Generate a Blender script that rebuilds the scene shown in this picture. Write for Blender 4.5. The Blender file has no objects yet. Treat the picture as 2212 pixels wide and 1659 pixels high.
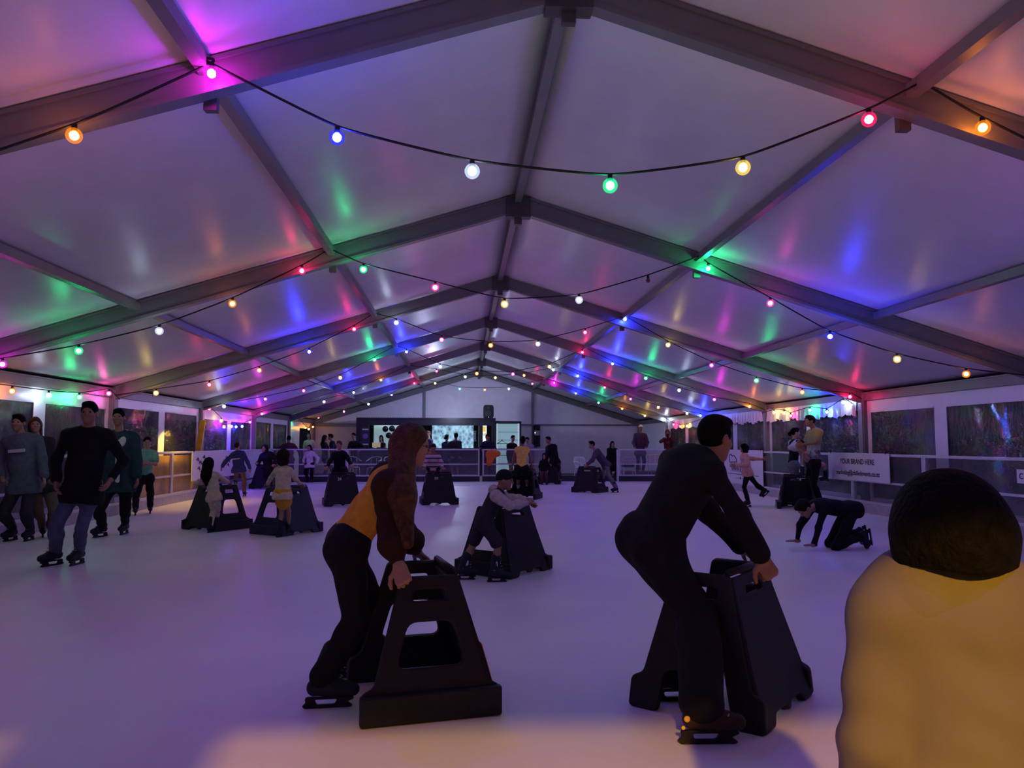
import bpy, bmesh, math, random
import numpy as np
from mathutils import Vector, Matrix
random.seed(7)
sc = bpy.context.scene
COL = sc.collection

# ------------------------------------------------------------------ camera
IW, IH, F = 2212, 1659, 1645.0
YAW, PITCH, ROLL = .0645, .0782, .0012
CAM = np.array([-.7366, 0, 1.36])
def _basis():
    cy, sy = math.cos(YAW), math.sin(YAW); cp, sp = math.cos(PITCH), math.sin(PITCH)
    f = np.array([sy*cp, cy*cp, sp]); r = np.array([cy, -sy, 0.]); u = np.cross(r, f)
    cr, sr = math.cos(ROLL), math.sin(ROLL)
    return cr*r+sr*u, -sr*r+cr*u, f
RV, UV, WV = _basis()
cd = bpy.data.cameras.new('camera'); cam = bpy.data.objects.new('camera', cd); COL.objects.link(cam)
cd.sensor_fit = 'HORIZONTAL'; cd.sensor_width = 36; cd.lens = 36*F/IW; cd.clip_start = .05; cd.clip_end = 400
M = Matrix([[RV[i], UV[i], -WV[i], CAM[i]] for i in range(3)]+[[0, 0, 0, 1]])
cam.matrix_world = M
sc.camera = cam
# positions measured from the photograph: a viewing ray met with a real plane of the tent
def ray(u, v): return WV+RV*(u-IW/2)/F-UV*(v-IH/2)/F
def G(u, v, z=0.): d = ray(u, v); return CAM+d*(z-CAM[2])/d[2]
def P(u, v, Y): d = ray(u, v); return CAM+d*(Y-CAM[1])/d[1]
def PX(u, v, X): d = ray(u, v); return CAM+d*(X-CAM[0])/d[0]

# ------------------------------------------------------------------ world, exposure, lamps
w = bpy.data.worlds.new('night'); sc.world = w; w.use_nodes = True
w.node_tree.nodes['Background'].inputs[0].default_value = (.012, .014, .03, 1)
w.node_tree.nodes['Background'].inputs[1].default_value = .25
sc.view_settings.view_transform = 'Standard'; sc.view_settings.look = 'None'
sc.view_settings.gamma = 1; sc.view_settings.use_curve_mapping = False
sc.view_settings.exposure = 0.0
cy = sc.cycles
cy.use_denoising = True; cy.max_bounces = 8; cy.diffuse_bounces = 4; cy.glossy_bounces = 3
cy.transmission_bounces = 4; cy.transparent_max_bounces = 10; cy.sample_clamp_indirect = 4.0
cy.use_adaptive_sampling = True; cy.adaptive_threshold = .04; cy.use_light_tree = True; cy.caustics_reflective = False; cy.caustics_refractive = False
BULB = 188.0          # radiance of the festoon lamps
def lamp(name, kind, loc, power, col, size=.1, aim=None, spread=None):
    l = bpy.data.lights.new(name, kind); o = bpy.data.objects.new(name, l); COL.objects.link(o)
    l.energy = power; l.color = col; o.location = loc
    if kind == 'AREA': l.size = size
    else: l.shadow_soft_size = size
    if aim is not None:
        o.rotation_euler = (Vector(aim)-Vector(loc)).to_track_quat('-Z', 'Y').to_euler()
    if kind == 'SPOT': l.spot_size = spread or 1.2; l.spot_blend = .4
    return o
# warm lamp behind the camera; the added header cuts its light off on the ice
lamp('entrance_lamp', 'SPOT', (-1.1, -5.0, 4.2), 3900, (1, .49, .02), .09, aim=(-.5, 2.5, 0), spread=1.5)
# cold fill light added over the terrace to lift the gable and nearby ice
lamp('bar_light', 'POINT', (-1.2, 31.2, 2.75), 170, (.60, .66, 1), .15)
# orange fill light added to brighten the yellow board, without a fixture
lamp('board_lamp', 'SPOT', (-7.12, 18.0, 1.75), 75, (1, .58, .05), .06, aim=(-7.42, 18.0, .2), spread=2.3)
# cold fill lights added beyond the clear walls to show the shrubs
lamp('grounds_floodlight', 'SPOT', (8.6, 20, 3.2), 26, (.6, .95, 1), .2, aim=(13, 24, .5), spread=1.7)
lamp('grounds_floodlight', 'SPOT', (-8.6, 24, 3.2), 26, (.6, .9, 1), .2, aim=(-12, 26.5, .5), spread=1.7)

# ------------------------------------------------------------------ materials
MATS = {}
def mat(name, col, rough=.6, metal=0., spec=.4, var=.12, nscale=9., bump=0., bscale=60., emit=None, estr=0.):
    if name in MATS: return MATS[name]
    m = bpy.data.materials.new(name); m.use_nodes = True; nt = m.node_tree; b = nt.nodes['Principled BSDF']
    b.inputs['Roughness'].default_value = rough; b.inputs['Metallic'].default_value = metal
    b.inputs['Specular IOR Level'].default_value = spec
    tc = nt.nodes.new('ShaderNodeTexCoord')
    n = nt.nodes.new('ShaderNodeTexNoise'); n.inputs['Scale'].default_value = nscale; n.inputs['Detail'].default_value = 4
    nt.links.new(tc.outputs['Object'], n.inputs['Vector'])
    r = nt.nodes.new('ShaderNodeValToRGB'); c = np.array(col)
    r.color_ramp.elements[0].color = (*np.clip(c*(1-var), 0, 1), 1); r.color_ramp.elements[1].color = (*np.clip(c*(1+var), 0, 1), 1)
    r.color_ramp.elements[0].position = .3; r.color_ramp.elements[1].position = .7
    nt.links.new(n.outputs['Fac'], r.inputs['Fac']); nt.links.new(r.outputs['Color'], b.inputs['Base Color'])
    if bump:
        n2 = nt.nodes.new('ShaderNodeTexNoise'); n2.inputs['Scale'].default_value = bscale; n2.inputs['Detail'].default_value = 3
        nt.links.new(tc.outputs['Object'], n2.inputs['Vector'])
        bp = nt.nodes.new('ShaderNodeBump'); bp.inputs['Strength'].default_value = bump; bp.inputs['Distance'].default_value = .02
        nt.links.new(n2.outputs['Fac'], bp.inputs['Height']); nt.links.new(bp.outputs['Normal'], b.inputs['Normal'])
    if emit: b.inputs['Emission Color'].default_value = (*emit, 1); b.inputs['Emission Strength'].default_value = estr
    MATS[name] = m; return m
def emis(name, col, s):
    if name in MATS: return MATS[name]
    m = bpy.data.materials.new(name); m.use_nodes = True; nt = m.node_tree; nt.nodes.clear()
    o = nt.nodes.new('ShaderNodeOutputMaterial'); e = nt.nodes.new('ShaderNodeEmission')
    e.inputs[0].default_value = (*col, 1); e.inputs[1].default_value = s
    nt.links.new(e.outputs[0], o.inputs[0]); MATS[name] = m; return m
def clear(name, tint=(.9, .9, .92), gl=.1, rough=.08, bump=.4, scale=(3, 3, 3), haze=0., hcol=(.6, .6, .65)):
    if name in MATS: return MATS[name]
    m = bpy.data.materials.new(name); m.use_nodes = True; nt = m.node_tree; nt.nodes.clear(); L = nt.links.new
    o = nt.nodes.new('ShaderNodeOutputMaterial'); t = nt.nodes.new('ShaderNodeBsdfTransparent'); t.inputs[0].default_value = (*tint, 1)
    g = nt.nodes.new('ShaderNodeBsdfGlossy'); g.inputs['Roughness'].default_value = rough
    d = nt.nodes.new('ShaderNodeBsdfDiffuse'); d.inputs[0].default_value = (*hcol, 1)
    tc = nt.nodes.new('ShaderNodeTexCoord'); mp = nt.nodes.new('ShaderNodeMapping'); mp.inputs['Scale'].default_value = scale
    n = nt.nodes.new('ShaderNodeTexNoise'); n.inputs['Scale'].default_value = 1; n.inputs['Detail'].default_value = 5; n.inputs['Roughness'].default_value = .65
    bp = nt.nodes.new('ShaderNodeBump'); bp.inputs['Strength'].default_value = bump; bp.inputs['Distance'].default_value = .08
    L(tc.outputs['Object'], mp.inputs['Vector']); L(mp.outputs['Vector'], n.inputs['Vector']); L(n.outputs['Fac'], bp.inputs['Height'])
    L(bp.outputs['Normal'], g.inputs['Normal'])
    m1 = nt.nodes.new('ShaderNodeMixShader'); m1.inputs[0].default_value = haze; L(t.outputs[0], m1.inputs[1]); L(d.outputs[0], m1.inputs[2])
    m2 = nt.nodes.new('ShaderNodeMixShader'); m2.inputs[0].default_value = gl; L(m1.outputs[0], m2.inputs[1]); L(g.outputs[0], m2.inputs[2])
    L(m2.outputs[0], o.inputs[0]); MATS[name] = m; return m

# ------------------------------------------------------------------ object helpers
def mesh_obj(name, V, Fs, m, parent=None, smooth=False, loc=None):
    me = bpy.data.meshes.new(name); me.from_pydata([tuple(v) for v in V], [], [tuple(f) for f in Fs])
    if smooth: me.polygons.foreach_set('use_smooth', [True]*len(me.polygons))
    me.update(); return link(name, me, m, parent, loc)
def link(name, me, m, parent=None, loc=None):
    o = bpy.data.objects.new(name, me); COL.objects.link(o)
    for mm in (m if isinstance(m, (list, tuple)) else [m]): me.materials.append(mm)
    if parent: o.parent = parent
    if loc is not None: o.location = loc
    return o
def tag(o, label=None, cat=None, group=None, kind=None):
    if label: o['label'] = label
    if cat: o['category'] = cat
    if group: o['group'] = group
    if kind: o['kind'] = kind
    return o
def thing(name, label, cat, loc=(0, 0, 0), rz=0., group=None):
    o = bpy.data.objects.new(name, None); COL.objects.link(o); o.location = loc; o.rotation_euler = (0, 0, rz)
    o.empty_display_size = .1
    return tag(o, label, cat, group)
class MB:
    """collects boxes, tubes and lathed shapes into one mesh"""
    def __init__(s): s.V = []; s.F = []
    def box(s, x0, x1, y0, y1, z0, z1):
        n = len(s.V)
        s.V += [(x, y, z) for z in (z0, z1) for x, y in ((x0, y0), (x1, y0), (x1, y1), (x0, y1))]
        s.F += [tuple(n+i for i in f) for f in ((3, 2, 1, 0), (4, 5, 6, 7), (0, 1, 5, 4), (1, 2, 6, 5), (2, 3, 7, 6), (3, 0, 4, 7))]; return s
    def beam(s, a, b, w, h, up=(0, 0, 1)):
        a, b = Vector(a), Vector(b); d = (b-a).normalized(); x = d.cross(Vector(up)).normalized(); z = x.cross(d)
        n = len(s.V)
        for p in (a, b):
            for i, j in ((-1, -1), (1, -1), (1, 1), (-1, 1)): s.V.append(tuple(p+x*(i*w/2)+z*(j*h/2)))
        s.F += [tuple(n+i for i in f) for f in ((0, 1, 2, 3), (7, 6, 5, 4), (0, 4, 5, 1), (1, 5, 6, 2), (2, 6, 7, 3), (3, 7, 4, 0))]; return s
    def tube(s, pts, r, k=8, closed=False):
        pts = [Vector(p) for p in pts]; n0 = len(s.V); prev = None
        for i, p in enumerate(pts):
            d = (pts[min(i+1, len(pts)-1)]-pts[max(i-1, 0)]).normalized()
            x = d.cross(Vector((0, 0, 1)) if abs(d.z) < .95 else Vector((1, 0, 0))).normalized()
            if prev is not None and x.dot(prev) < 0: x = -x
            prev = x; y = d.cross(x); rr = r[i] if isinstance(r, (list, tuple)) else r
            for j in range(k):
                a = 2*math.pi*j/k; s.V.append(tuple(p+x*(rr*math.cos(a))+y*(rr*math.sin(a))))
        for i in range(len(pts)-1):
            for j in range(k):
                s.F.append((n0+i*k+j, n0+i*k+(j+1) % k, n0+(i+1)*k+(j+1) % k, n0+(i+1)*k+j))
        s.F.append(tuple(n0+j for j in range(k))[::-1]); s.F.append(tuple(n0+(len(pts)-1)*k+j for j in range(k))); return s
    def lathe(s, prof, c=(0, 0, 0), k=14):
        n0 = len(s.V)
        for r, z in prof:
            for j in range(k):
                a = 2*math.pi*j/k; s.V.append((c[0]+r*math.cos(a), c[1]+r*math.sin(a), c[2]+z))
        for i in range(len(prof)-1):
            for j in range(k): s.F.append((n0+i*k+j, n0+i*k+(j+1) % k, n0+(i+1)*k+(j+1) % k, n0+(i+1)*k+j))
        s.F.append(tuple(n0+j for j in range(k))[::-1]); s.F.append(tuple(n0+(len(prof)-1)*k+j for j in range(k))); return s
    def build(s, name, m, parent=None, smooth=False, loc=None, bevel=0.):
        o = mesh_obj(name, s.V, s.F, m, parent, smooth, loc)
        if bevel:
            b = o.modifiers.new('bevel', 'BEVEL'); b.width = bevel; b.segments = 2; b.limit_method = 'ANGLE'
        return o
def rounded(pts, r, n=4):
    out = []; k = len(pts)
    for i in range(k):
        p0, p, p1 = (np.array(pts[(i+j) % k], float) for j in (-1, 0, 1))
        a = (p0-p)/np.linalg.norm(p0-p); b = (p1-p)/np.linalg.norm(p1-p)
        rr = min(r, np.linalg.norm(p0-p)*.45, np.linalg.norm(p1-p)*.45)
        A, B = p+a*rr, p+b*rr
        for j in range(n+1):
            t = j/n; out.append((1-t)**2*A+2*t*(1-t)*p+t*t*B)
    return [tuple(q) for q in out]
def plate_mesh(outline, holes, th, bev=.004):
    """a flat plate with real holes and thickness, standing in the XY plane"""
    cu = bpy.data.curves.new('plate', 'CURVE'); cu.dimensions = '2D'; cu.fill_mode = 'BOTH'
    cu.extrude = th/2-bev; cu.bevel_depth = bev; cu.bevel_resolution = 1; cu.offset = -bev
    for pts in [outline]+list(holes):
        sp = cu.splines.new('POLY'); sp.points.add(len(pts)-1); sp.use_cyclic_u = True
        for q, p in zip(sp.points, pts): q.co = (p[0], p[1], 0, 1)
    o = bpy.data.objects.new('tmp', cu); COL.objects.link(o)
    bpy.context.view_layer.update()
    me = bpy.data.meshes.new_from_object(o.evaluated_get(bpy.context.evaluated_depsgraph_get()))
    bpy.data.objects.remove(o); bpy.data.curves.remove(cu); return me
def text_mesh(txt, size, th=.002, align='CENTER', sp=1.0):
    cu = bpy.data.curves.new('txt', 'FONT'); cu.body = txt; cu.size = size; cu.extrude = th; cu.align_x = align; cu.align_y = 'CENTER'; cu.space_character = sp
    cu.offset = size*.012
    o = bpy.data.objects.new('tmp', cu); COL.objects.link(o); bpy.context.view_layer.update()
    me = bpy.data.meshes.new_from_object(o.evaluated_get(bpy.context.evaluated_depsgraph_get()))
    bpy.data.objects.remove(o); bpy.data.curves.remove(cu); return me
def xform(me, Mx): me.transform(Mx); return me
def frame(origin, x, y):
    x = Vector(x).normalized(); y = Vector(y).normalized(); z = x.cross(y)
    return Matrix([[x[i], y[i], z[i], origin[i]] for i in range(3)]+[[0, 0, 0, 1]])

# ------------------------------------------------------------------ materials in use
PVC = mat('tent_pvc', (.70, .68, .72), .36, spec=.10, var=.04, nscale=2.5, bump=.12, bscale=3.5)
PVCW = mat('wall_pvc', (.82, .80, .83), .35, spec=.45, var=.05, nscale=3, bump=.3, bscale=4)
ALU = mat('aluminium', (.19, .185, .185), .42, .2, var=.05, nscale=5, bump=.03)
ALUD = mat('bracket_steel', (.10, .09, .09), .5, .5)
RAILM = mat('barrier_rail', (.62, .60, .64), .35, .3, var=.08)
BLK = mat('black_plastic', (.012, .011, .014), .55, spec=.25, var=.3, bump=.1)
BLUEBLK = mat('navy_plastic', (.018, .018, .05), .45, spec=.3)
RUB = mat('cable_rubber', (.008, .007, .009), .6)
WHITEP = mat('white_plastic', (.78, .77, .80), .4, var=.04)
STEEL = mat('blade_steel', (.6, .6, .62), .25, 1.)
FILM = clear('clear_window_film', (.80, .80, .83), .2, .03, 1.0, (2., 9., 5.), haze=.015)
ACRY = clear('barrier_acrylic', (.88, .88, .9), .06, .12, .08, (2, 2, 2), haze=.07, hcol=(.5, .5, .56))
GLASSY = clear('cabinet_glass', (.92, .95, .97), .06, .03, 0., (1, 1, 1))
INK = mat('black_ink', (.02, .02, .025), .6)

# ================================================================== the tent
YF = [5.19+5*(k-1) for k in range(-1, 8)]        # frame lines, -4.81 ... 35.19
HW, RZ, EZ = 7.5, 4.768, 2.448
def roofz(x): return RZ-(RZ-EZ)*abs(x)/HW
def struct(o, label=None): return tag(o, label, kind='structure')
# ice with faint skate scratches
def ice():
    m = bpy.data.materials.new('ice'); m.use_nodes = True; nt = m.node_tree; b = nt.nodes['Principled BSDF']; L = nt.links.new
    tc = nt.nodes.new('ShaderNodeTexCoord')
    n = nt.nodes.new('ShaderNodeTexNoise'); n.inputs['Scale'].default_value = .7; n.inputs['Detail'].default_value = 6
    L(tc.outputs['Object'], n.inputs['Vector'])
    r = nt.nodes.new('ShaderNodeValToRGB'); r.color_ramp.elements[0].position = .3; r.color_ramp.elements[1].position = .75
    r.color_ramp.elements[0].color = (.66, .65, .69, 1); r.color_ramp.elements[1].color = (.78, .77, .80, 1)
    L(n.outputs['Fac'], r.inputs['Fac'])
    mx = nt.nodes.new('ShaderNodeMixRGB'); mx.blend_type = 'MIX'; mx.inputs[2].default_value = (.84, .84, .86, 1)
    last = None
    for ang, s in ((.5, 1.), (-.9, .8), (1.4, 1.2), (.1, .6)):
        mp = nt.nodes.new('ShaderNodeMapping'); mp.inputs['Rotation'].default_value = (0, 0, ang); mp.inputs['Scale'].default_value = (.25*s, 9*s, 1)
        v = nt.nodes.new('ShaderNodeTexNoise'); v.inputs['Scale'].default_value = 2.2; v.inputs['Detail'].default_value = 8; v.inputs['Roughness'].default_value = .7
        L(tc.outputs['Object'], mp.inputs['Vector']); L(mp.outputs['Vector'], v.inputs['Vector'])
        t = nt.nodes.new('ShaderNodeMath'); t.operation = 'GREATER_THAN'; t.inputs[1].default_value = .66; L(v.outputs['Fac'], t.inputs[0])
        if last is None: last = t
        else:
            a = nt.nodes.new('ShaderNodeMath'); a.operation = 'MAXIMUM'; L(last.outputs[0], a.inputs[0]); L(t.outputs[0], a.inputs[1]); last = a
    f = nt.nodes.new('ShaderNodeMath'); f.operation = 'MULTIPLY'; f.inputs[1].default_value = .35; L(last.outputs[0], f.inputs[0])
    L(f.outputs[0], mx.inputs[0]); L(r.outputs['Color'], mx.inputs[1]); L(mx.outputs[0], b.inputs['Base Color'])
    rr = nt.nodes.new('ShaderNodeMath'); rr.operation = 'MULTIPLY_ADD'; rr.inputs[1].default_value = .25; rr.inputs[2].default_value = .34
    L(n.outputs['Fac'], rr.inputs[0]); L(rr.outputs[0], b.inputs['Roughness']); b.inputs['Specular IOR Level'].default_value = .3
    bp = nt.nodes.new('ShaderNodeBump'); bp.inputs['Strength'].default_value = .08; bp.inputs['Distance'].default_value = .01
    L(last.outputs[0], bp.inputs['Height']); L(bp.outputs['Normal'], b.inputs['Normal'])
    return m
struct(MB().box(-7.3, 7.3, -1.2, 27.62, -.06, 0).build('floor', ice()), 'scratched white ice of the rink')
struct(MB().box(-7.5, 7.5, 27.62, 35.2, -.06, .0).build('floor_terrace', mat('deck_boards', (.12, .11, .12), .7)), 'dark deck behind the far end of the rink')
struct(MB().box(-45, 45, -20, 80, -.2, -.07).build('ground', mat('night_grass', (.02, .025, .015), .9, var=.4)), 'dark ground outside the tent')
# roof sheets
for nm, sx in (('ceiling_left', -1), ('ceiling_right', 1)):
    V = []; Fs = []; ny, nx = 80, 24
    for j in range(ny+1):
        y = YF[0]+(YF[-1]-YF[0])*j/ny
        ph = ((y-YF[0])/5) % 1
        for i in range(nx+1):
            x = sx*HW*1.02*i/nx
            V.append((x, y, roofz(x)+.012-.03*math.sin(math.pi*ph)*math.sin(math.pi*i/nx)))
    for j in range(ny):
        for i in range(nx):
            a = j*(nx+1)+i; q = (a, a+1, a+nx+2, a+nx+1); Fs.append(q if sx < 0 else q[::-1])
    o = mesh_obj(nm, V, Fs, PVC, smooth=True); struct(o, 'white fabric roof slope of the tent')
    so = o.modifiers.new('sheet', 'SOLIDIFY'); so.thickness = .004; so.offset = 0
tn = [0]
def trim(mb, m, label, parent=None, bevel=0.):
    tn[0] += 1
    return struct(mb.build('trim_%d' % tn[0], m, bevel=bevel), label)
ordn = ['zeroth', 'nearest', 'second', 'third', 'fourth', 'fifth', 'sixth', 'farthest']
for k, y in zip(range(-1, 8), YF):
    lab = ordn[k] if k > 0 else 'overhead'
    for sx, sd in ((-1, 'left'), (1, 'right')):
        mb = MB(); sl = Vector((sx*HW, 0, EZ-RZ)).normalized(); nrm = Vector((-sx*sl.z*sx*sx, 0, abs(sl.x)))
        a = Vector((0, y, RZ-.005)); b = Vector((sx*HW, y, EZ-.005)); dn = Vector((0, 0, -1))
        up = (0, 0, 1)
        mb.beam(a+dn*.125, b+dn*.125, .085, .23); mb.beam(a+dn*.235, b+dn*.235, .12, .035); mb.beam(a+dn*.018, b+dn*.018, .12, .03)
        mb.beam(a+dn*.205, b+dn*.205, .10, .012)
        trim(mb, ALU, '%s %s roof rafter of the tent' % (lab, sd))
        mb = MB().box(sx*HW-.06, sx*HW+.06, y-.115, y+.115, -.06, EZ-.03).box(sx*HW-.075, sx*HW+.075, y-.08, y-.06, 0, EZ-.05)
        trim(mb, ALU, '%s wall post on the %s' % (lab, sd), bevel=.01)
    mb = MB().box(-.17, .17, y-.075, y+.075, RZ-.33, RZ-.05).box(-.05, .05, y-.03, y+.03, RZ-.42, RZ-.3)
    for sx in (-1, 1): mb.box(sx*2.5-.045, sx*2.5+.045, y+.05, y+.11, roofz(2.5)-.33, roofz(2.5)-.2)
    trim(mb, ALUD, '%s ridge bracket' % lab)
for x in (0, -2.5, 2.5, -5, 5):
    mb = MB().box(x-.045, x+.045, YF[0], YF[-1], roofz(x)-.13, roofz(x)-.035)
    trim(mb, ALU, 'long roof purlin')
for sx, sd in ((-1, 'left'), (1, 'right')):
    mb = MB().box(sx*HW-.05, sx*HW+.05, YF[0], YF[-1], EZ-.2, EZ-.03).box(sx*HW-.065, sx*HW+.065, YF[0], YF[-1], EZ-.06, EZ-.035)
    trim(mb, ALU, '%s eave beam' % sd)
# side walls: white fabric with clear windows, one panel per bay
wn = [0]
def wrinkled(x, y0, y1, z0, z1, amp, sx, ny=70, nz=34, seed=0):
    rng = np.random.RandomState(seed); Y, Z = np.meshgrid(np.linspace(y0, y1, ny), np.linspace(z0, z1, nz), indexing='ij')
    D = np.zeros_like(Y)
    for i in range(16):
        ky, kz = rng.normal(0, 5.), rng.normal(0, 4.); D += np.sin(ky*Y+kz*Z+rng.rand()*6.3)/(1.5+.4*math.hypot(ky, kz))
    V = np.stack([x+sx*amp*D, Y, Z], -1).reshape(-1, 3)
    Fs = [(i*nz+j, (i+1)*nz+j, (i+1)*nz+j+1, i*nz+j+1) for i in range(ny-1) for j in range(nz-1)]
    return V, Fs
for side, sx in (('left', -1), ('right', 1)):
    V = []; Fs = []
    mb = MB()
    for b in range(8):
        y0, y1 = YF[b]+.1, YF[b+1]-.1; ym = (y0+y1)/2; X = sx*(HW+.02)
        solid = (b == 7 and side == 'right') or b == 0
        door = (b == 7 and side == 'left')
        def bx(a, c, z0, z1): mb.box(min(X, X+sx*.012), max(X, X+sx*.012), a, c, z0, z1)
        if solid: bx(y0, y1, -.06, EZ-.1); continue
        zt = 2.0 if b not in (4, 6) else 2.06
        if side == 'right' and b == 6: zt = 2.3
        bx(y0, y1, zt, EZ-.1)
        if door: bx(y0, y0+2.0, -.06, zt); bx(y1-.5, y1, -.06, zt); continue
        bx(y0, y0+.15, -.06, zt); bx(y1-.15, y1, -.06, zt); bx(ym-.17, ym+.17, -.06, zt)
        bx(y0+.15, ym-.17, -.06, .3); bx(ym+.17, y1-.15, -.06, .3)
        for (a, c) in ((y0+.15, ym-.17), (ym+.17, y1-.15)):
            wn[0] += 1
            V, Fq = wrinkled(X+sx*.006, a-.02, c+.02, .28, zt+.02, .012 if b not in (4, 6) else .02, sx, seed=wn[0])
            o = mesh_obj('window_%d' % wn[0], V, Fq, FILM, smooth=True); struct(o, 'clear plastic window in the %s tent wall' % side)
    struct(mb.build('wall_'+side, PVCW), 'white fabric %s wall of the tent' % side)
# a hanging fringe of loose valance folds over the right wall windows
for bi, (y0, y1) in enumerate(((15.35, 20.05), (20.35, 25.0), (25.4, 29.9))):
    ny, nz = 160, 8; V = []; rng = np.random.RandomState(bi+5); ph = rng.rand(8)*6.3
    for i in range(ny):
        y = y0+(y1-y0)*i/(ny-1)
        for j in range(nz):
            z = 2.28-(.32+.025*math.sin(7*y+ph[0])+.02*math.sin(23*y+ph[1]))*j/(nz-1)
            f = j/(nz-1)
            V.append((7.44+f*(.025*math.sin(31*y+ph[2])+.018*math.sin(53*y+ph[3]+2*f)), y, z))
    Fs = [(i*nz+j, (i+1)*nz+j, (i+1)*nz+j+1, i*nz+j+1) for i in range(ny-1) for j in range(nz-1)]
    tn[0] += 1; struct(mesh_obj('trim_%d' % tn[0], V, Fs, PVCW, smooth=True), 'loose white valance on the right wall')
# far gable wall
V = [(-7.5, 35.3, -.06), (7.5, 35.3, -.06), (7.5, 35.3, EZ), (0, 35.3, RZ), (-7.5, 35.3, EZ)]
Vb = [(x, y+.012, z) for x, y, z in V]
struct(mesh_obj('wall_back', V+Vb, [(0, 1, 2, 3, 4), (9, 8, 7, 6, 5)]+[(i, i+5, (i+1) % 5+5, (i+1) % 5) for i in range(5)], PVCW), 'white fabric gable wall at the far end')
for x in (-2.5, 2.5): trim(MB().box(x-.05, x+.05, 35.16, 35.28, 0, roofz(2.5)-.2), ALU, 'upright gable post')
trim(MB().box(-7.4, 7.4, 35.2, 35.26, 2.2, 2.27), ALU, 'horizontal gable rail')
trim(MB().box(-7.4, -5.4, 34.9, 35.0, 2.2, 2.25).box(-7.4, -5.4, 34.9, 35.0, 2.12, 2.15), ALU, 'gable rail at the left corner')
struct(MB().box(3.65, 3.67, 35.27, 35.3, 0, 2.2).build('trim_seam', PVCW), 'seam in the gable wall')
# unseen dark wall added behind the camera: header and post shape the lamp light
mb = MB().box(-7.5, -4.2, -.95, -.9, -.06, 2.4).box(3.4, 7.5, -.95, -.9, -.06, 2.4).box(-4.2, 3.4, -.95, -.9, 2.25, 2.45)
n = len(mb.V); mb.V += [(-7.5, -.9, 2.44), (7.5, -.9, 2.44), (0, -.9, RZ), (-7.5, -.95, 2.44), (7.5, -.95, 2.44), (0, -.95, RZ)]
mb.F += [(n, n+2, n+1), (n+3, n+4, n+5)]
struct(mb.build('wall_front', mat('dark_canvas', (.05, .05, .06), .9)), 'near end wall with the entrance opening')
trim(MB().box(-1.88, -1.44, -.96, -.88, 0, 2.3), ALU, 'entrance post')  # added for the dark band it throws across the lit ice

# ================================================================== festoon strings
BC = dict(O=(1, .25, .012), M=(1, .015, .92), B=(.016, .03, 1), W=(.64, .76, 1), G=(.012, 1, .30), Y=(1, .68, .10), R=(1, .016, .13), P=(1, .06, .48), X=None)
CN = dict(O='orange', M='magenta', B='blue', W='white', G='green', Y='yellow', R='red', P='pink', X='unlit')
def halo_mat(c):  # oversized glowing globe stands in for the glare halo around each bulb
    nm = 'globe_'+CN[c]
    if nm in MATS: return MATS[nm]
    m = bpy.data.materials.new(nm); m.use_nodes = True; nt = m.node_tree; nt.nodes.clear(); L = nt.links.new
    o = nt.nodes.new('ShaderNodeOutputMaterial'); t = nt.nodes.new('ShaderNodeBsdfTransparent'); e = nt.nodes.new('ShaderNodeEmission')
    e.inputs[0].default_value = (*BC[c], 1); e.inputs[1].default_value = 1.5
    t.inputs[0].default_value = (.96, .96, .96, 1)
    mx = nt.nodes.new('ShaderNodeMixShader'); mx.inputs[0].default_value = .36
    L(t.outputs[0], mx.inputs[1]); L(e.outputs[0], mx.inputs[2]); L(mx.outputs[0], o.inputs[0])
    MATS[nm] = m; return m
def core_mat(c):
    return emis('lamp_'+CN[c], BC[c], BULB*{'B': 9.5, 'M': 1.6, 'W': 1.0, 'Y': .75, 'O': .85, 'G': 2.0, 'R': .95, 'P': 1.15}[c])
def ball(r, k=12, n=8, top=0.):
    pr = [(max(r*math.sin(math.pi*i/n), .0005), -r*math.cos(math.pi*i/n)) for i in range(n+1)]
    return MB().lathe(pr, (0, 0, 0), k)
ME = {}
def shared(key, fn):
    if key not in ME: ME[key] = fn()
    return ME[key]
def bulb(parent, p, c):
    """p: centre of the glowing globe"""
    def mk(key, mb, m):
        def f():
            me = bpy.data.meshes.new(key); me.from_pydata(mb.V, [], mb.F); me.polygons.foreach_set('use_smooth', [True]*len(mb.F)); me.materials.append(m); return me
        return shared(key, f)
    if c == 'X': me = mk('bulb_unlit', ball(.03), mat('unlit_red_bulb', (.25, .02, .03), .3))
    else: me = mk('bulb_'+CN[c], ball(.052, 16, 10), halo_mat(c))
    o = bpy.data.objects.new('bulb', me); COL.objects.link(o); o.parent = parent; o.location = p; o['label'] = CN[c]+' bulb'
    s = bpy.data.objects.new('socket', mk('socket', MB().lathe([(.006, .08), (.016, .076), (.018, .045), (.02, .04), (.02, .03)], k=10), RUB)); COL.objects.link(s); s.parent = o
    if c != 'X':
        k = bpy.data.objects.new('glowing_core', mk('core_'+CN[c], ball(.030, 10, 7), core_mat(c))); COL.objects.link(k); k.parent = o
def spline(pts, n=7):
    pts = [np.array(p, float) for p in pts]; out = []
    for i in range(len(pts)-1):
        p0, p1, p2, p3 = pts[max(i-1, 0)], pts[i], pts[i+1], pts[min(i+2, len(pts)-1)]
        for j in range(n):
            t = j/n; m1, m2 = (p2-p0)*.22, (p3-p1)*.22; out.append((2*t**3-3*t*t+1)*p1+(t**3-2*t*t+t)*m1+(-2*t**3+3*t*t)*p2+(t**3-t*t)*m2)
    out.append(pts[-1]); return out
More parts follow.
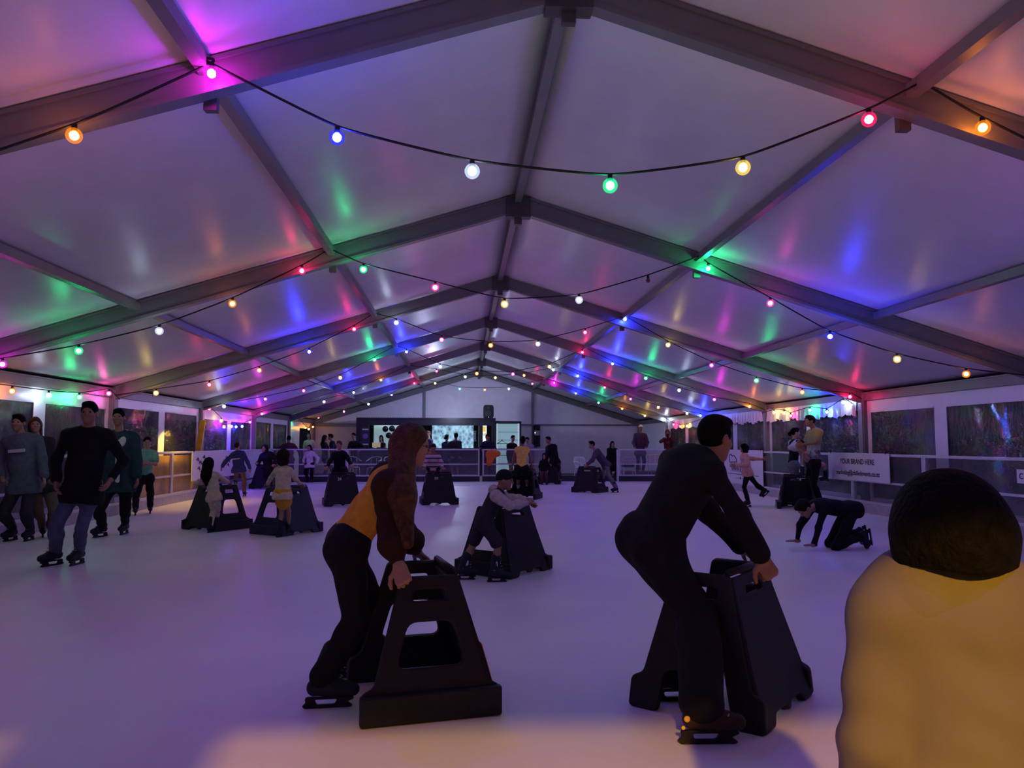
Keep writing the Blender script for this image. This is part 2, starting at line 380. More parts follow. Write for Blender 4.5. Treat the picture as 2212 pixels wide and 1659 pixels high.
def festoon(label, spans, group=None):
    """spans: list of (attach_start, [(pos, colour)...], attach_end)"""
    t = thing('festoon_light_string', label, 'string lights', (0, 0, 0), 0, group)
    mb = MB()
    for a, bl, b in spans:
        pts = [a]+[np.array(p)+np.array([0, 0, .078]) for p, c in bl]+[b]
        mb.tube(spline(pts), .009, 6)
        for p, c in bl: bulb(t, tuple(p), c)
    mb.build('cable', RUB, t, True)
    return t
def fr(k, L_, C_, R_, label, endL=None):
    Y = 5.19+5*(k-1)-.17
    def q(l): return [(P(u, v, Y) if u is not None else v, c) for u, v, c in l]
    zj = roofz(2.5)-.07
    aL, aR = np.array([-2.5, Y, zj]), np.array([2.5, Y, zj]); eL, eR = np.array([-7.38, Y, 2.28]), np.array([7.38, Y, 2.28])
    def ok(l): return sorted([(p, c) for p, c in q(l)], key=lambda e: e[0][0])
    sp = []
    sp.append((eL, ok(L_), aL)); sp.append((aL, ok(C_), aR)); sp.append((aR, ok(R_), eR))
    return festoon(label, sp)
def off(x, k, dz=0):
    Y = 5.19+5*(k-1)-.17; a, b = (2.5, 7.4); t = (abs(x)-a)/(b-a); z = (roofz(2.5)-.07)*(1-t)+2.28*t-.45*4*t*(1-t)*.6-.1
    return (None, np.array([x, Y, z+dz]), None)
def offb(x, k, c): return (None, off(x, k)[1], c)
fr(1, [offb(-6.5, 1, 'G'), offb(-5.6, 1, 'R'), offb(-4.7, 1, 'M'), (160, 293, 'O'), (457, 159, 'M')],
   [(728, 297, 'B'), (1020, 370, 'W'), (1318, 401, 'G'), (1605, 362, 'Y'), (1877, 258, 'R')],
   [(2123, 276, 'O'), offb(4.3, 1, 'M'), offb(5.3, 1, 'B'), offb(6.3, 1, 'G')], 'string of coloured bulbs sagging across the tent under the nearest roof frame')
fr(2, [(5, 787, 'M'), (170, 758, 'G'), (344, 715, 'W'), (502, 656, 'O'), (652, 585, 'R')],
   [(785, 582, 'G'), (940, 621, 'P'), (1090, 657, 'Y'), (1251, 648, 'W'), (1400, 606, 'X')],
   [(1530, 580, 'G'), (1664, 655, 'P'), (1793, 727, 'B'), (1938, 776, 'Y'), (2087, 808, 'O')], 'string of coloured bulbs under the second roof frame, with one unlit bulb')
fr(3, [(337, 849, 'Y'), (452, 831, 'R'), (560, 800, 'O'), (668, 760, 'B'), (765, 711, 'R')],
   [(856, 697, 'W'), (954, 734, 'P'), (1060, 746, 'O'), (1162, 743, 'W'), (1264, 718, 'R')],
   [(1350, 690, 'B'), (1443, 745, 'Y'), (1537, 789, 'M'), (1634, 822, 'G'), (1733, 847, 'O'), (1836, 857, 'R')], 'string of coloured bulbs under the third roof frame, red bulb at its right end')
fr(4, [(484, 878, 'W'), (573, 862, 'M'), (656, 844, 'R'), (735, 816, 'Y'), (809, 777, 'G')],
   [(878, 760, 'B'), (951, 792, 'W'), (1030, 807, 'O'), (1108, 808, 'M'), (1187, 792, 'Y'), (1258, 761, 'R')],
   [(1323, 786, 'B'), (1395, 817, 'G'), (1467, 843, 'W'), (1543, 863, 'M'), (1619, 878, 'O')], 'string of coloured bulbs under the fourth roof frame from the front')
fr(5, [(566, 894, 'P'), (700, 868, 'W'), (764, 848, 'B'), (823, 821, 'O')],
   [(943, 802, 'R'), (1005, 814, 'W'), (1070, 816, 'Y'), (1132, 811, 'O'), (1195, 799, 'W')],
   [(1248, 812, 'B'), (1306, 837, 'R'), (1362, 862, 'M'), (1422, 880, 'Y'), (1484, 893, 'W'), (1513, 898, 'B')], 'string of coloured bulbs under the fifth roof frame from the front')
fr(6, [(633, 886, 'G'), (743, 889, 'P'), (796, 873, 'W'), (846, 853, 'B'), (895, 828, 'R')],
   [(940, 828, 'Y'), (993, 840, 'G'), (1047, 842, 'O'), (1099, 840, 'W'), (1150, 829, 'R')],
   [(1197, 827, 'M'), (1244, 850, 'B'), (1293, 870, 'G'), (1344, 883, 'O'), (1393, 898, 'Y'), (1435, 905, 'W')], 'string of coloured bulbs under the sixth roof frame, nearest the bar')
# the string of the frame right above the camera
cs = 'GROBWMYGBPROMWB'
Y0 = .19-.17
def z0(x):
    if abs(x) < 2.5: return roofz(2.5)-.07-.65*(1-(x/2.5)**2)-.1
    return off(abs(x), 0)[1][2]
l0 = [(np.array([-6.6+i*.943, Y0, z0(-6.6+i*.943)]), c) for i, c in enumerate(cs) if i in (0, 2, 3, 6, 8, 10)]
festoon('string of coloured bulbs directly above the viewer', [(np.array([-7.38, Y0, 2.28]), [b for b in l0 if b[0][0] < -2.5], np.array([-2.5, Y0, roofz(2.5)-.07])),
    (np.array([-2.5, Y0, roofz(2.5)-.07]), [b for b in l0 if abs(b[0][0]) <= 2.5], np.array([2.5, Y0, roofz(2.5)-.07])),
    (np.array([2.5, Y0, roofz(2.5)-.07]), [b for b in l0 if b[0][0] > 2.5], np.array([7.38, Y0, 2.28]))])
def side(sx, y0, y1, l, label):
    X = sx*7.33
    bl = sorted([(PX(u, v, X), c) for u, v, c in l], key=lambda e: e[0][1])
    festoon(label, [(np.array([X, y0, 2.2]), bl, np.array([X, y1, 2.2]))])
side(-1, 10.3, 15.1, [(26, 845, 'O'), (105, 854, 'W'), (171, 858, 'G'), (235, 850, 'P')], 'short string of bulbs along the left wall, orange to pink, behind the tall man')
side(-1, 20.3, 25.1, [(452, 884, 'R'), (478, 909, 'Y'), (484, 922, 'O'), (500, 921, 'P'), (510, 922, 'B'), (523, 921, 'B'), (540, 912, 'M')], 'short string of bulbs along the left wall above the boy in blue')
side(-1, 30.3, 35.0, [(640, 905, 'G'), (660, 924, 'O'), (667, 927, 'Y'), (676, 922, 'O'), (688, 903, 'P'), (691, 917, 'M')], 'short string of bulbs over the doorway in the far left corner')
side(1, 15.3, 20.1, [(1672, 891, 'Y'), (1694, 892, 'Y'), (1708, 898, 'R'), (1750, 886, 'G'), (1786, 890, 'B'), (1822, 869, 'W')], 'short string of bulbs along the right wall above the man in the patterned shirt')
side(1, 25.3, 30.1, [(1455, 917, 'R'), (1470, 921, 'O'), (1484, 920, 'Y'), (1436, 907, 'W')], 'short string of bulbs along the right wall behind the woman in the red hood')

# ================================================================== smooth bodies from blended distance fields
nrm = lambda v: v/max(np.linalg.norm(v), 1e-9)
A3 = lambda *v: np.array(v, float)
UPZ = A3(0, 0, 1)
class Sdf:
    def __init__(s): s.p = []; s.cut = []
    def cone(s, a, b, ra, rb, k=.03, flat=None):
        s.p.append(('c', np.array(a, float), np.array(b, float), ra, rb, k, flat)); return s
    def ell(s, c, ax, rad, k=.02):
        s.p.append(('e', np.array(c, float), np.array(ax, float), np.array(rad, float), k)); return s
    def rem(s, c, ax, rad, k=.01):
        s.p.append(('r', np.array(c, float), np.array(ax, float), np.array(rad, float), k)); return s
    def half(s, p, n): s.cut.append((np.array(p, float), nrm(np.array(n, float)))); return s
    def bounds(s, q):
        if q[0] == 'c':
            r = max(q[3], q[4])+q[5]; return np.minimum(q[1], q[2])-r, np.maximum(q[1], q[2])+r
        r = np.abs(q[2]).T@q[3]+q[4]; return q[1]-r, q[1]+r
    def mesh(s, h):
        bs = [s.bounds(q) for q in s.p]
        lo = np.min([b[0] for b in bs], 0)-3*h; hi = np.max([b[1] for b in bs], 0)+3*h
        n = np.ceil((hi-lo)/h).astype(int)+1
        Fd = np.full(n, 1., np.float32)
        ax = [(lo[i]+h*np.arange(n[i])).astype(np.float32) for i in range(3)]
        for q, (b0, b1) in zip(s.p, bs):
            i0 = np.maximum(((b0-lo)/h).astype(int)-1, 0); i1 = np.minimum(((b1-lo)/h).astype(int)+3, n)
            sl = tuple(slice(i0[i], i1[i]) for i in range(3))
            X = ax[0][sl[0]][:, None, None]; Y = ax[1][sl[1]][None, :, None]; Z = ax[2][sl[2]][None, None, :]
            if q[0] == 'c':
                _, a, b, ra, rb, k, fl = q; d = b-a
                px, py, pz = X-a[0], Y-a[1], Z-a[2]
                if fl is not None:
                    nn, f = fl; nn = nrm(nn); e = (px*nn[0]+py*nn[1]+pz*nn[2])*(1/f-1)
                    px = px+e*nn[0]; py = py+e*nn[1]; pz = pz+e*nn[2]; dn = d@nn*(1/f-1); d = d+nn*dn
                L2 = max(d@d, 1e-9); t = np.clip((px*d[0]+py*d[1]+pz*d[2])/L2, 0, 1)
                D = np.sqrt((px-t*d[0])**2+(py-t*d[1])**2+(pz-t*d[2])**2)-(ra+(rb-ra)*t)
            else:
                _, c, R, rad, k = q
                px, py, pz = X-c[0], Y-c[1], Z-c[2]
                u = [R[i][0]*px+R[i][1]*py+R[i][2]*pz for i in range(3)]
                k0 = np.sqrt(sum((u[i]/rad[i])**2 for i in range(3)))+1e-6; k1 = np.sqrt(sum((u[i]/rad[i]**2)**2 for i in range(3)))+1e-6
                D = k0*(k0-1)/k1
            cur = Fd[sl]
            if q[0] == 'r':
                hh = np.maximum(k-np.abs(cur+D), 0)/k; Fd[sl] = np.maximum(cur, -D)+hh*hh*k*.25
            else:
                hh = np.maximum(k-np.abs(cur-D), 0)/k; Fd[sl] = np.minimum(cur, D)-hh*hh*k*.25
        for p, nn in s.cut:
            Fd = np.maximum(Fd, ((ax[0]-p[0])*nn[0])[:, None, None]+((ax[1]-p[1])*nn[1])[None, :, None]+((ax[2]-p[2])*nn[2])[None, None, :])
        return nets(Fd, lo, h)
def nets(Fd, lo, h):
    ins = Fd < 0; c = ins.astype(np.int8); s = sum(c[i:c.shape[0]-1+i, j:c.shape[1]-1+j, k:c.shape[2]-1+k] for i in (0, 1) for j in (0, 1) for k in (0, 1))
    act = np.argwhere((s > 0) & (s < 8))
    if len(act) == 0: return np.zeros((0, 3)), np.zeros((0, 4), int)
    idx = np.full(s.shape, -1, np.int32); idx[tuple(act.T)] = np.arange(len(act))
    acc = np.zeros((len(act), 3)); cnt = np.zeros(len(act))
    cor = [(i, j, k) for i in (0, 1) for j in (0, 1) for k in (0, 1)]
    vals = {q: Fd[act[:, 0]+q[0], act[:, 1]+q[1], act[:, 2]+q[2]] for q in cor}
    for q in cor:
        for a in range(3):
            if q[a]: continue
            q2 = tuple(1 if i == a else q[i] for i in range(3)); v0, v1 = vals[q], vals[q2]
            m = (v0 < 0) != (v1 < 0); t = np.where(m, v0/np.where(m, v0-v1, 1), 0)
            p = np.array(q, float)[None, :].repeat(len(act), 0); p[:, a] += t; acc[m] += p[m]; cnt[m] += 1
    V = lo+h*(act+acc/np.maximum(cnt, 1)[:, None])
    Q = []
    for a in range(3):
        b, d = (a+1) % 3, (a+2) % 3
        sl0 = [slice(None)]*3; sl1 = [slice(None)]*3; sl0[a] = slice(0, -1); sl1[a] = slice(1, None)
        ch = np.argwhere(ins[tuple(sl0)] != ins[tuple(sl1)])
        ch = ch[(ch[:, b] > 0) & (ch[:, d] > 0) & (ch[:, b] < Fd.shape[b]-1) & (ch[:, d] < Fd.shape[d]-1)]
        if not len(ch): continue
        def at(db, dd):
            e = ch.copy(); e[:, b] += db; e[:, d] += dd; return idx[tuple(e.T)]
        q = np.stack([at(-1, -1), at(0, -1), at(0, 0), at(-1, 0)], 1)
        fl = ~ins[tuple(ch.T)]; q[fl] = q[fl][:, ::-1]; Q.append(q)
    return V, np.concatenate(Q)
def np_mesh(name, V, Q, m, parent, org):
    me = bpy.data.meshes.new(name); nv, nq = len(V), len(Q)
    me.vertices.add(nv); me.vertices.foreach_set('co', (V-org).astype(np.float32).ravel())
    me.loops.add(nq*4); me.polygons.add(nq)
    me.loops.foreach_set('vertex_index', Q.astype(np.int32).ravel())
    me.polygons.foreach_set('loop_start', np.arange(0, nq*4, 4, dtype=np.int32)); me.polygons.foreach_set('loop_total', np.full(nq, 4, np.int32))
    me.polygons.foreach_set('use_smooth', np.ones(nq, bool)); me.update(calc_edges=True); me.validate()
    return link(name, me, m, parent)
def crumple(V, Q, amp, seed):
    rng = np.random.RandomState(seed); N = np.zeros_like(V)
    n = np.cross(V[Q[:, 2]]-V[Q[:, 0]], V[Q[:, 3]]-V[Q[:, 1]])
    for i in range(4): np.add.at(N, Q[:, i], n)
    N /= np.linalg.norm(N, axis=1)[:, None]+1e-9; D = np.zeros(len(V))
    for i in range(9):
        k = rng.normal(0, 1, 3)*np.array([11, 11, 13]); D += np.sin(V@k+rng.rand()*6.28+1.2*np.sin(V@(k[::-1]*.6)))
    return V+N*(amp*np.clip(D/2.6, -1.6, 1.6))[:, None]
def ik(a, c, l1, l2, pole):
    a, c = np.array(a), np.array(c); d = c-a; L = np.linalg.norm(d); st = max(L/(l1+l2)*1.002, 1.)
    l1, l2 = l1*st, l2*st; u = d/L; x = (l1*l1-l2*l2+L*L)/(2*L); hh = math.sqrt(max(l1*l1-x*x, 0))
    pp = pole-u*(pole@u); return a+u*x+nrm(pp)*hh
def hand(S, w, d, n, side, s, pose, fat=1.):
    """five fingers and a thumb; d: pointing direction, n: direction the palm faces, side: thumb side"""
    d = nrm(d); n = nrm(n-d*(n@d)); t = nrm(side-d*(side@d)-n*(side@n))
    S.cone(w-d*.03*s, w+d*.015*s, .027*s, .028*s, .02*s)
    S.cone(w+d*.02*s+t*.012*s, w+d*.08*s+t*.016*s, .027*s, .028*s, .012*s, (n, .55)); S.cone(w+d*.02*s-t*.012*s, w+d*.078*s-t*.018*s, .026*s, .026*s, .012*s, (n, .55))
    cur = {'grip': (55, 75, 45), 'relax': (18, 28, 22), 'flat': (2, 4, 3), 'fist': (80, 90, 60)}[pose]
    for i, (o, L) in enumerate(((.031, .072), (.011, .08), (-.010, .075), (-.030, .06))):
        p = w+d*(.088-.004*abs(i-1))*s+t*o*s; a = 0.; sp = (1.5-i)*(.05 if pose != 'flat' else .13)
        for j, fr_ in enumerate((.45, .31, .24)):
            a += math.radians(cur[j]*(1+.08*(i-1.5))); dd = nrm(d*math.cos(a)+n*math.sin(a)+t*sp); q = p+dd*L*fr_*s
            r = .0095*s*fat*(1-.09*j); S.cone(p, q, r, r*.93, .006*s); p = q
    p = w+d*.022*s+t*.03*s
    for j, (L, dv) in enumerate(((.034, d*.55+t*.75+n*.25), (.03, d*.8+t*.4+n*(.3 if pose != 'flat' else .0)), (.024, d*.9+t*.1+n*(.45 if pose != 'flat' else 0)))):
        q = p+nrm(dv)*L*s; S.cone(p, q, .0125*s*fat*(1-.1*j), .0115*s*fat*(1-.1*j), .01*s); p = q
SK = {}
def skin(name): return {'light': mat('skin_light', (.42, .24, .17), .5, var=.06), 'tan': mat('skin_tan', (.30, .15, .09), .5, var=.06), 'mid': mat('skin_mid', (.36, .19, .13), .5, var=.06)}[name]
def cloth(name, col, **k): return mat(name, col, .85, spec=.15, var=.18, nscale=22, bump=.25, bscale=38, **k)
def skate(parent, org, ank, toe, up, s, bootm, laces=True, shin=None):
    toe = nrm(toe); up = nrm(up-toe*(up@toe)); rt = np.cross(toe, up); ax = np.array([toe, rt, up])
    S = Sdf()
    sh_ = nrm(up*.35+(shin if shin is not None else up))
    S.cone(ank+sh_*.16*s-toe*.005*s, ank+up*.02*s, .056*s, .053*s, .03*s, (rt, .88))
    S.cone(ank-toe*.035*s-up*.045*s, ank+toe*.05*s-up*.035*s, .044*s, .047*s, .03*s, (rt, .9))
    S.cone(ank+toe*.05*s-up*.045*s, ank+toe*.165*s-up*.06*s, .05*s, .036*s, .03*s)
    S.ell(ank+sh_*.13*s+toe*.045*s, ax, (.02*s, .035*s, .075*s), .03*s)
    S.half(ank-up*.098*s, -up)
    V, Q = S.mesh(.011*max(s, .7)); b = np_mesh('ice_skate', V, Q, bootm, parent, org)
    hm = plate_mesh(rounded([(-.075, 0), (.155, 0), (.175, -.014), (.135, -.03), (.165, -.05), (.15, -.058), (-.085, -.058), (-.1, -.045), (-.08, -.03), (-.085, -.008)], .012, 3),
                    [rounded([(-.035, -.014), (.085, -.014), (.07, -.04), (-.025, -.04)], .01, 3)], .022, .003)
    Mx = frame(tuple(ank-up*.092*s-org), toe, up) @ Matrix.Scale(s, 4)
    link('blade_holder', xform(hm, Mx), BLK, b)
    bm_ = plate_mesh(rounded([(-.095, 0), (.16, 0), (.155, -.02), (-.09, -.02)], .01, 3), [], .004, .0008)
    link('blade', xform(bm_, frame(tuple(ank-up*(.092+.05)*s-org), toe, up) @ Matrix.Scale(s, 4)), STEEL, b)
    if laces:
        mb = MB()
        for i in range(6):
            c = ank+sh_*(.15-.035*i)*s+toe*(.056+.004*i*i*.6)*s; mb.tube([c-rt*.026*s-org, c+toe*.012*s-org, c+rt*.026*s-org], .004*s, 5)
        mb.build('laces', mat('lace', (.3, .3, .33)), b, True)
    return b
def shoe(parent, org, ank, toe, s, m):
    S = Sdf(); up = UPZ; toe = nrm(toe)
    S.cone(ank+up*.02*s, ank-up*.02*s, .045*s, .05*s, .02); S.cone(ank-toe*.03*s-up*.045*s, ank+toe*.16*s-up*.055*s, .042*s, .036*s, .03); S.half(ank-up*.085*s, -up)
    V, Q = S.mesh(.013); return np_mesh('shoe', V, Q, m, parent, org)

def person(label, H, yaw, Y, pel, neck, head, hR=None, hL=None, fR=None, fL=None, sex='m', sk='mid', top=('jumper', None), bot=('trousers', None),
           hair=('short', None), hyaw=None, hpitch=0., hs=None, poseR='relax', poseL='relax', skates=True, bootm=None, toeR=None, toeL=None, res=None,
           elbR=None, elbL=None, kneeR=None, kneeL=None, palmR=None, palmL=None, legfit=1.04, hcut=None, hem=.12, wide=1., group=None, floor=0., hairto=None, legs='trousers'):
    s = H/1.75; hs = hs or max(s*.96, .80); dist = Y
    h = res or min(max(.0008*dist, .0085), .015)
    def W3(p, z=None): return P(p[0], p[1], Y+(p[2] if len(p) > 2 else 0)) if len(p) < 4 else np.array(p[:3])
    pel, neck, head = W3(pel), W3(neck), W3(head)
    if np.linalg.norm(head-neck) > .24*hs+.02: head = neck+nrm(head-neck)*(.24*hs+.02)
    ya = math.radians(yaw); fw = A3(math.sin(ya), math.cos(ya), 0); rt = A3(math.cos(ya), -math.sin(ya), 0)
    spine = neck-pel; L = np.linalg.norm(spine); tu = spine/L; tf = nrm(np.cross(tu, rt)); tf = tf if tf@fw > -.2 else -tf
    tr = nrm(np.cross(tf, tu)); 
    if tr@rt < 0: tr = -tr
    org = A3(pel[0], pel[1], floor)
    root = thing('person', label, 'person', tuple(org), 0, group)
    fm = {'m': 1., 'f': .9, 'k': .88}[sex]*wide; shw = .185*s*fm; hpw = .09*s*(1.06 if sex == 'f' else 1)
    shc = neck-tu*.045*s
    sR, sL = shc+tr*shw, shc-tr*shw; hipR, hipL = pel+tr*hpw-tu*.02*s, pel-tr*hpw-tu*.02*s
    # arms
    def arm(sh, tgt, sgn, elb):
        if tgt is None: tgt = pel+tr*sgn*.24*s*fm+tf*.08*s-UPZ*.08*s
        else: tgt = W3(tgt)
        if np.linalg.norm(tgt-sh) > .60*s: tgt = sh+nrm(tgt-sh)*.60*s
        e = W3(elb) if elb is not None else ik(sh, tgt, .285*s, .255*s, -tf*.5+tr*sgn*.55-UPZ*.5)
        return e, tgt
    eR, wR = arm(sR, hR, 1, elbR); eL, wL = arm(sL, hL, -1, elbL)
    # legs
    ss = max(s, .72); ah = (.15 if skates else .085)*ss
    def leg(hip, ft, sgn, toe, kn):
        td = fw if toe is None else (A3(math.sin(math.radians(toe)), math.cos(math.radians(toe)), 0) if not isinstance(toe, (tuple, list)) else nrm(A3(*toe[0])))
        up = UPZ if not isinstance(toe, (tuple, list)) else nrm(A3(*toe[1]))
        if ft is None: g = A3(hip[0]+rt[0]*sgn*.02, hip[1]+rt[1]*sgn*.02, floor)
        elif len(ft) == 2: g = G(ft[0], ft[1], floor)
        else: g = W3(ft)
        an = g+up*ah-td*.035*ss
        if np.linalg.norm(an-hip) > .98*s: an = hip+nrm(an-hip)*.98*s
        lf = max(.86, min(1., np.linalg.norm(an-hip)*legfit/(.85*s)))
        k_ = W3(kn) if kn is not None else ik(hip, an, .43*s*lf, .42*s*lf, fw+rt*sgn*.15+UPZ*.1)
        return k_, an, td, up
    kR, aR, tdR, uR = leg(hipR, fR, 1, toeR, kneeR); kL, aL, tdL, uL = leg(hipL, fL, -1, toeL, kneeL)
    # head frame
    hy = math.radians(yaw if hyaw is None else hyaw); hp = math.radians(hpitch)
    hf0 = A3(math.sin(hy), math.cos(hy), 0); hr = A3(math.cos(hy), -math.sin(hy), 0)
    hf = hf0*math.cos(hp)-UPZ*math.sin(hp); hu = np.cross(hr, hf); hax = np.array([hr, hf, hu]); q = hs
    def hd(a, b, c): return head+hr*a*q+hf*b*q+hu*c*q
    # ---- body: one continuous surface
    S = Sdf(); bt = .86 if sex != 'k' else .82
    def torso(S, e, low=0.):
        w1 = {'m': 1., 'f': .9, 'k': .9}[sex]*wide
        S.cone(pel+tr*.065*s*w1, pel-tr*.065*s*w1, (.108+e)*s, (.108+e)*s, .05*s, (tf, .9))
        m1 = pel+spine*.42; m2 = pel+spine*.78
        S.cone(pel+spine*.05, m1, (.145*w1+e)*s, ((.128 if sex == 'f' else .145)*w1+e)*s, .05*s, (tf, .74))
        S.cone(m1, m2, ((.128 if sex == 'f' else .145)*w1+e)*s, (.162*w1+e)*s, .06*s, (tf, .74))
        S.cone(sR-tr*.03*s, sL+tr*.03*s, (.062+e)*s, (.062+e)*s, .07*s)
        if sex == 'f':
            for g_ in (1, -1): S.ell(pel+spine*.70+tr*g_*.07*s+tf*.085*s, np.array([tr, tf, tu]), np.array([.06, .055, .06])*s+e, .05*s)
        for g_ in (1, -1): S.cone(shc+tr*g_*.10*s*w1+tu*.01*s, neck+tr*g_*.03*s+tu*.015*s, (.048+e*.7)*s, (.045+e*.4)*s, .05*s)
        if low: S.cone(pel+tr*.04*s, pel-tr*.04*s-UPZ*0, .12*s+e, .12*s+e, .05*s, (tf, .85)); S.cone(pel, pel-UPZ*low*s, .155*s+e, .17*s+e, .05*s, (tf, .8))
    def armS(S, sh, el, wr, e, end=1., puff=0.):
        S.cone(sh, el, (.054*bt+e+puff)*s, (.043*bt+e)*s, .035*s); v = wr-el
        if end > 1e-3: S.cone(el, el+v*end, (.044*bt+e)*s, (.031*bt+e)*s, .03*s)
    def legS(S, hip, kn, an, e, flare=0., end=1.):
        S.cone(hip, kn, (.088*bt+e)*s, (.06*bt+e)*s, .05*s); v = an-kn
        mid = kn+v*.3; S.cone(kn, mid, (.058*bt+e)*s, (.060*bt+e)*s, .03*s)
        if end > .3: S.cone(mid, kn+v*end, (.060*bt+e+flare*.2)*s, (.042*bt+e+flare)*s, .03*s)
    torso(S, -.006); armS(S, sR, eR, wR, -.003); armS(S, sL, eL, wL, -.003); legS(S, hipR, kR, aR, -.004); legS(S, hipL, kL, aL, -.004)
    nb = neck-tu*.03*s
    S.cone(nb, hd(0, -.018, -.055), .060*s*fm, .050*q*(.92 if sex == 'f' else 1), .03*s)
    S.ell(hd(0, -.008, .028), hax, np.array([.074, .096, .092])*q, .02)
    S.ell(hd(0, .028, -.028), hax, np.array([.062, .066, .086])*q, .03*q)
    S.cone(hd(0, .03, -.06), hd(0, .07, -.094), .048*q, .024*q, .03*q)
    if h < .0135:
        S.cone(hd(-.028, .083, .03), hd(.028, .083, .03), .011*q, .011*q, .015*q)
        S.cone(hd(0, .088, .02), hd(0, .112, -.02), .008*q, .0125*q, .012*q)
        S.cone(hd(-.018, .088, -.052), hd(.018, .088, -.052), .0085*q, .0085*q, .01*q)
        S.cone(hd(-.034, .078, -.02), hd(-.05, .06, -.025), .014*q, .012*q, .02*q); S.cone(hd(.034, .078, -.02), hd(.05, .06, -.025), .014*q, .012*q, .02*q)
        for g_ in (1, -1): S.rem(hd(g_*.032, .098, .012), hax, np.array([.016, .014, .011])*q, .012*q)
    for g_ in (1, -1): S.ell(hd(g_*.077, -.008, -.006), hax, np.array([.011, .022, .032])*q, .008*q)
    def pal(pose, sgn, wv, el, pm):
        fd = nrm(wv-el)
        if pm is not None: d_, n_ = nrm(A3(*pm[0])), nrm(A3(*pm[1])); return d_, n_, np.cross(d_, n_)*(-sgn)
        if pose in ('grip', 'flat'): d_ = nrm(fd+fw*.6-UPZ*.15); n_ = -UPZ
        else: d_ = nrm(fd); n_ = -tr*sgn+tf*.15
        n_ = nrm(n_-d_*(n_@d_)); return d_, n_, np.cross(n_, d_)*sgn*1.
    hs_ = s*(1.0 if sex != 'k' else 1.05)
    hands = [(wR, *pal(poseR, 1, wR, eR, palmR), poseR), (wL, *pal(poseL, -1, wL, eL, palmL), poseL)]
    if h <= .0086:
        for wv, d_, n_, t_, ps in hands: hand(S, wv, d_, n_, t_, hs_, ps)
        V, Q = S.mesh(min(h, .0062))
    else:
        V, Q = S.mesh(h)
        for wv, d_, n_, t_, ps in hands:
            S2 = Sdf(); hand(S2, wv, d_, n_, t_, hs_, ps, 1.1); V2, Q2 = S2.mesh(.0065); Q = np.concatenate([Q, Q2+len(V)]); V = np.concatenate([V, V2])
    body = np_mesh('body', V, Q, skin(sk), root, org)
    if h < .0125:
        for g_ in (1, -1):
            mb = ball(.0115*q, 8, 6); c = hd(g_*.032, .079, .012)-org
            mb.build('eye', mat('eye_dark', (.03, .02, .02), .2), root, True, tuple(c))
    # ---- top
    kind, tm = top[0], top[1]
    def gm(name, S, m, hh=None):
        V, Q = S.mesh(hh or max(h, .009)); V = crumple(V, Q, .0075*s, int(abs(pel[0])*997)); return np_mesh(name, V, Q, m, root, org)
    e0 = {'tee': .010, 'vest': .014, 'jumper': .018, 'hoodie': .024, 'jacket': .032, 'coat': .034, 'dress': .014, 'puff': .018}[kind]
    S = Sdf(); torso(S, e0)
    if kind in ('jumper', 'hoodie', 'jacket', 'coat', 'puff', 'dress'):
        for sh, el, wr in ((sR, eR, wR), (sL, eL, wL)): armS(S, sh, el, wr, e0, .9)
        if kind == 'puff':
            pass
    if kind == 'tee':
        for sh, el, wr in ((sR, eR, wR), (sL, eL, wL)): S.cone(sh, sh+(el-sh)*.62, .072*s, .070*s, .03*s)
    if kind in ('coat', 'dress'):
        S.cone(pel, (pel+(kR+kL)/2)/2 if kind == 'coat' else (kR+kL)/2, .165*s, (.20 if kind == 'coat' else .2)*s, .05*s, (tf, .85))
    if kind in ('jacket', 'hoodie', 'jumper'): S.cone(pel-tu*.5*hem*s+tr*(.05+.03*(hem > .1))*s, pel-tu*.5*hem*s-tr*(.05+.03*(hem > .1))*s, (.11+.1*hem+e0)*s, (.11+.1*hem+e0)*s, .04*s, (tf, .92))
    if kind == 'hoodie': S.cone(neck-tf*.06*s+tr*.07*s, neck-tf*.06*s-tr*.07*s, .055*s, .055*s, .05*s); S.cone(neck+tr*.075*s, neck+tf*.05*s, .03*s, .03*s, .04*s); S.cone(neck-tr*.075*s, neck+tf*.05*s, .03*s, .03*s, .04*s)
    if kind in ('jacket', 'coat'): S.cone(neck-tf*.05*s+tr*.04*s, neck-tf*.05*s-tr*.04*s, .05*s, .05*s, .03*s)
    S.rem(neck+tu*.085*s+tf*.015*s, np.array([tr, tf, tu]), np.array([.062, .062, .07])*s, .02)
    if kind in ('jumper', 'hoodie', 'jacket', 'tee', 'puff'): S.half(pel-tu*hem*s, -tu)
    if kind == 'vest': S.half(pel-tu*.01*s, -tu)
    tname = {'tee': 't_shirt', 'vest': 'vest', 'jumper': 'jumper', 'hoodie': 'hoodie', 'jacket': 'jacket', 'coat': 'coat', 'dress': 'dress', 'puff': 'blouse'}[kind]
    topo = gm(tname, S, tm)
    # ---- bottom
    bk, bm_ = bot
    S = Sdf(); e1 = {'trousers': .016, 'flared': .018, 'leggings': .006, 'shorts': .02, 'skirt': .012, 'baggy': .045}[bk]
    S.cone(pel+tr*.06*s+tu*.02*s, pel-tr*.06*s+tu*.02*s, (.112+e1*.6)*s, (.112+e1*.6)*s, .05*s, (tf, .92))
    S.cone(hipR, hipL, (.1+e1*.5)*s, (.1+e1*.5)*s, .05*s)
    if bk == 'skirt': S.cone(pel+tu*.03*s, pel+((kR+kL)/2-pel)*.45, .145*s, .175*s, .04*s, (tf, .85))
    elif bk == 'shorts':
        for hp_, kn in ((hipR, kR), (hipL, kL)): S.cone(hp_, hp_+(kn-hp_)*.85, .1*s, .088*s, .05*s)
    else:
        fl = {'flared': .022, 'baggy': .02}.get(bk, .008)
        for hp_, kn, an in ((hipR, kR, aR), (hipL, kL, aL)): legS(S, hp_, kn, an, e1, fl, .93 if skates else .97)
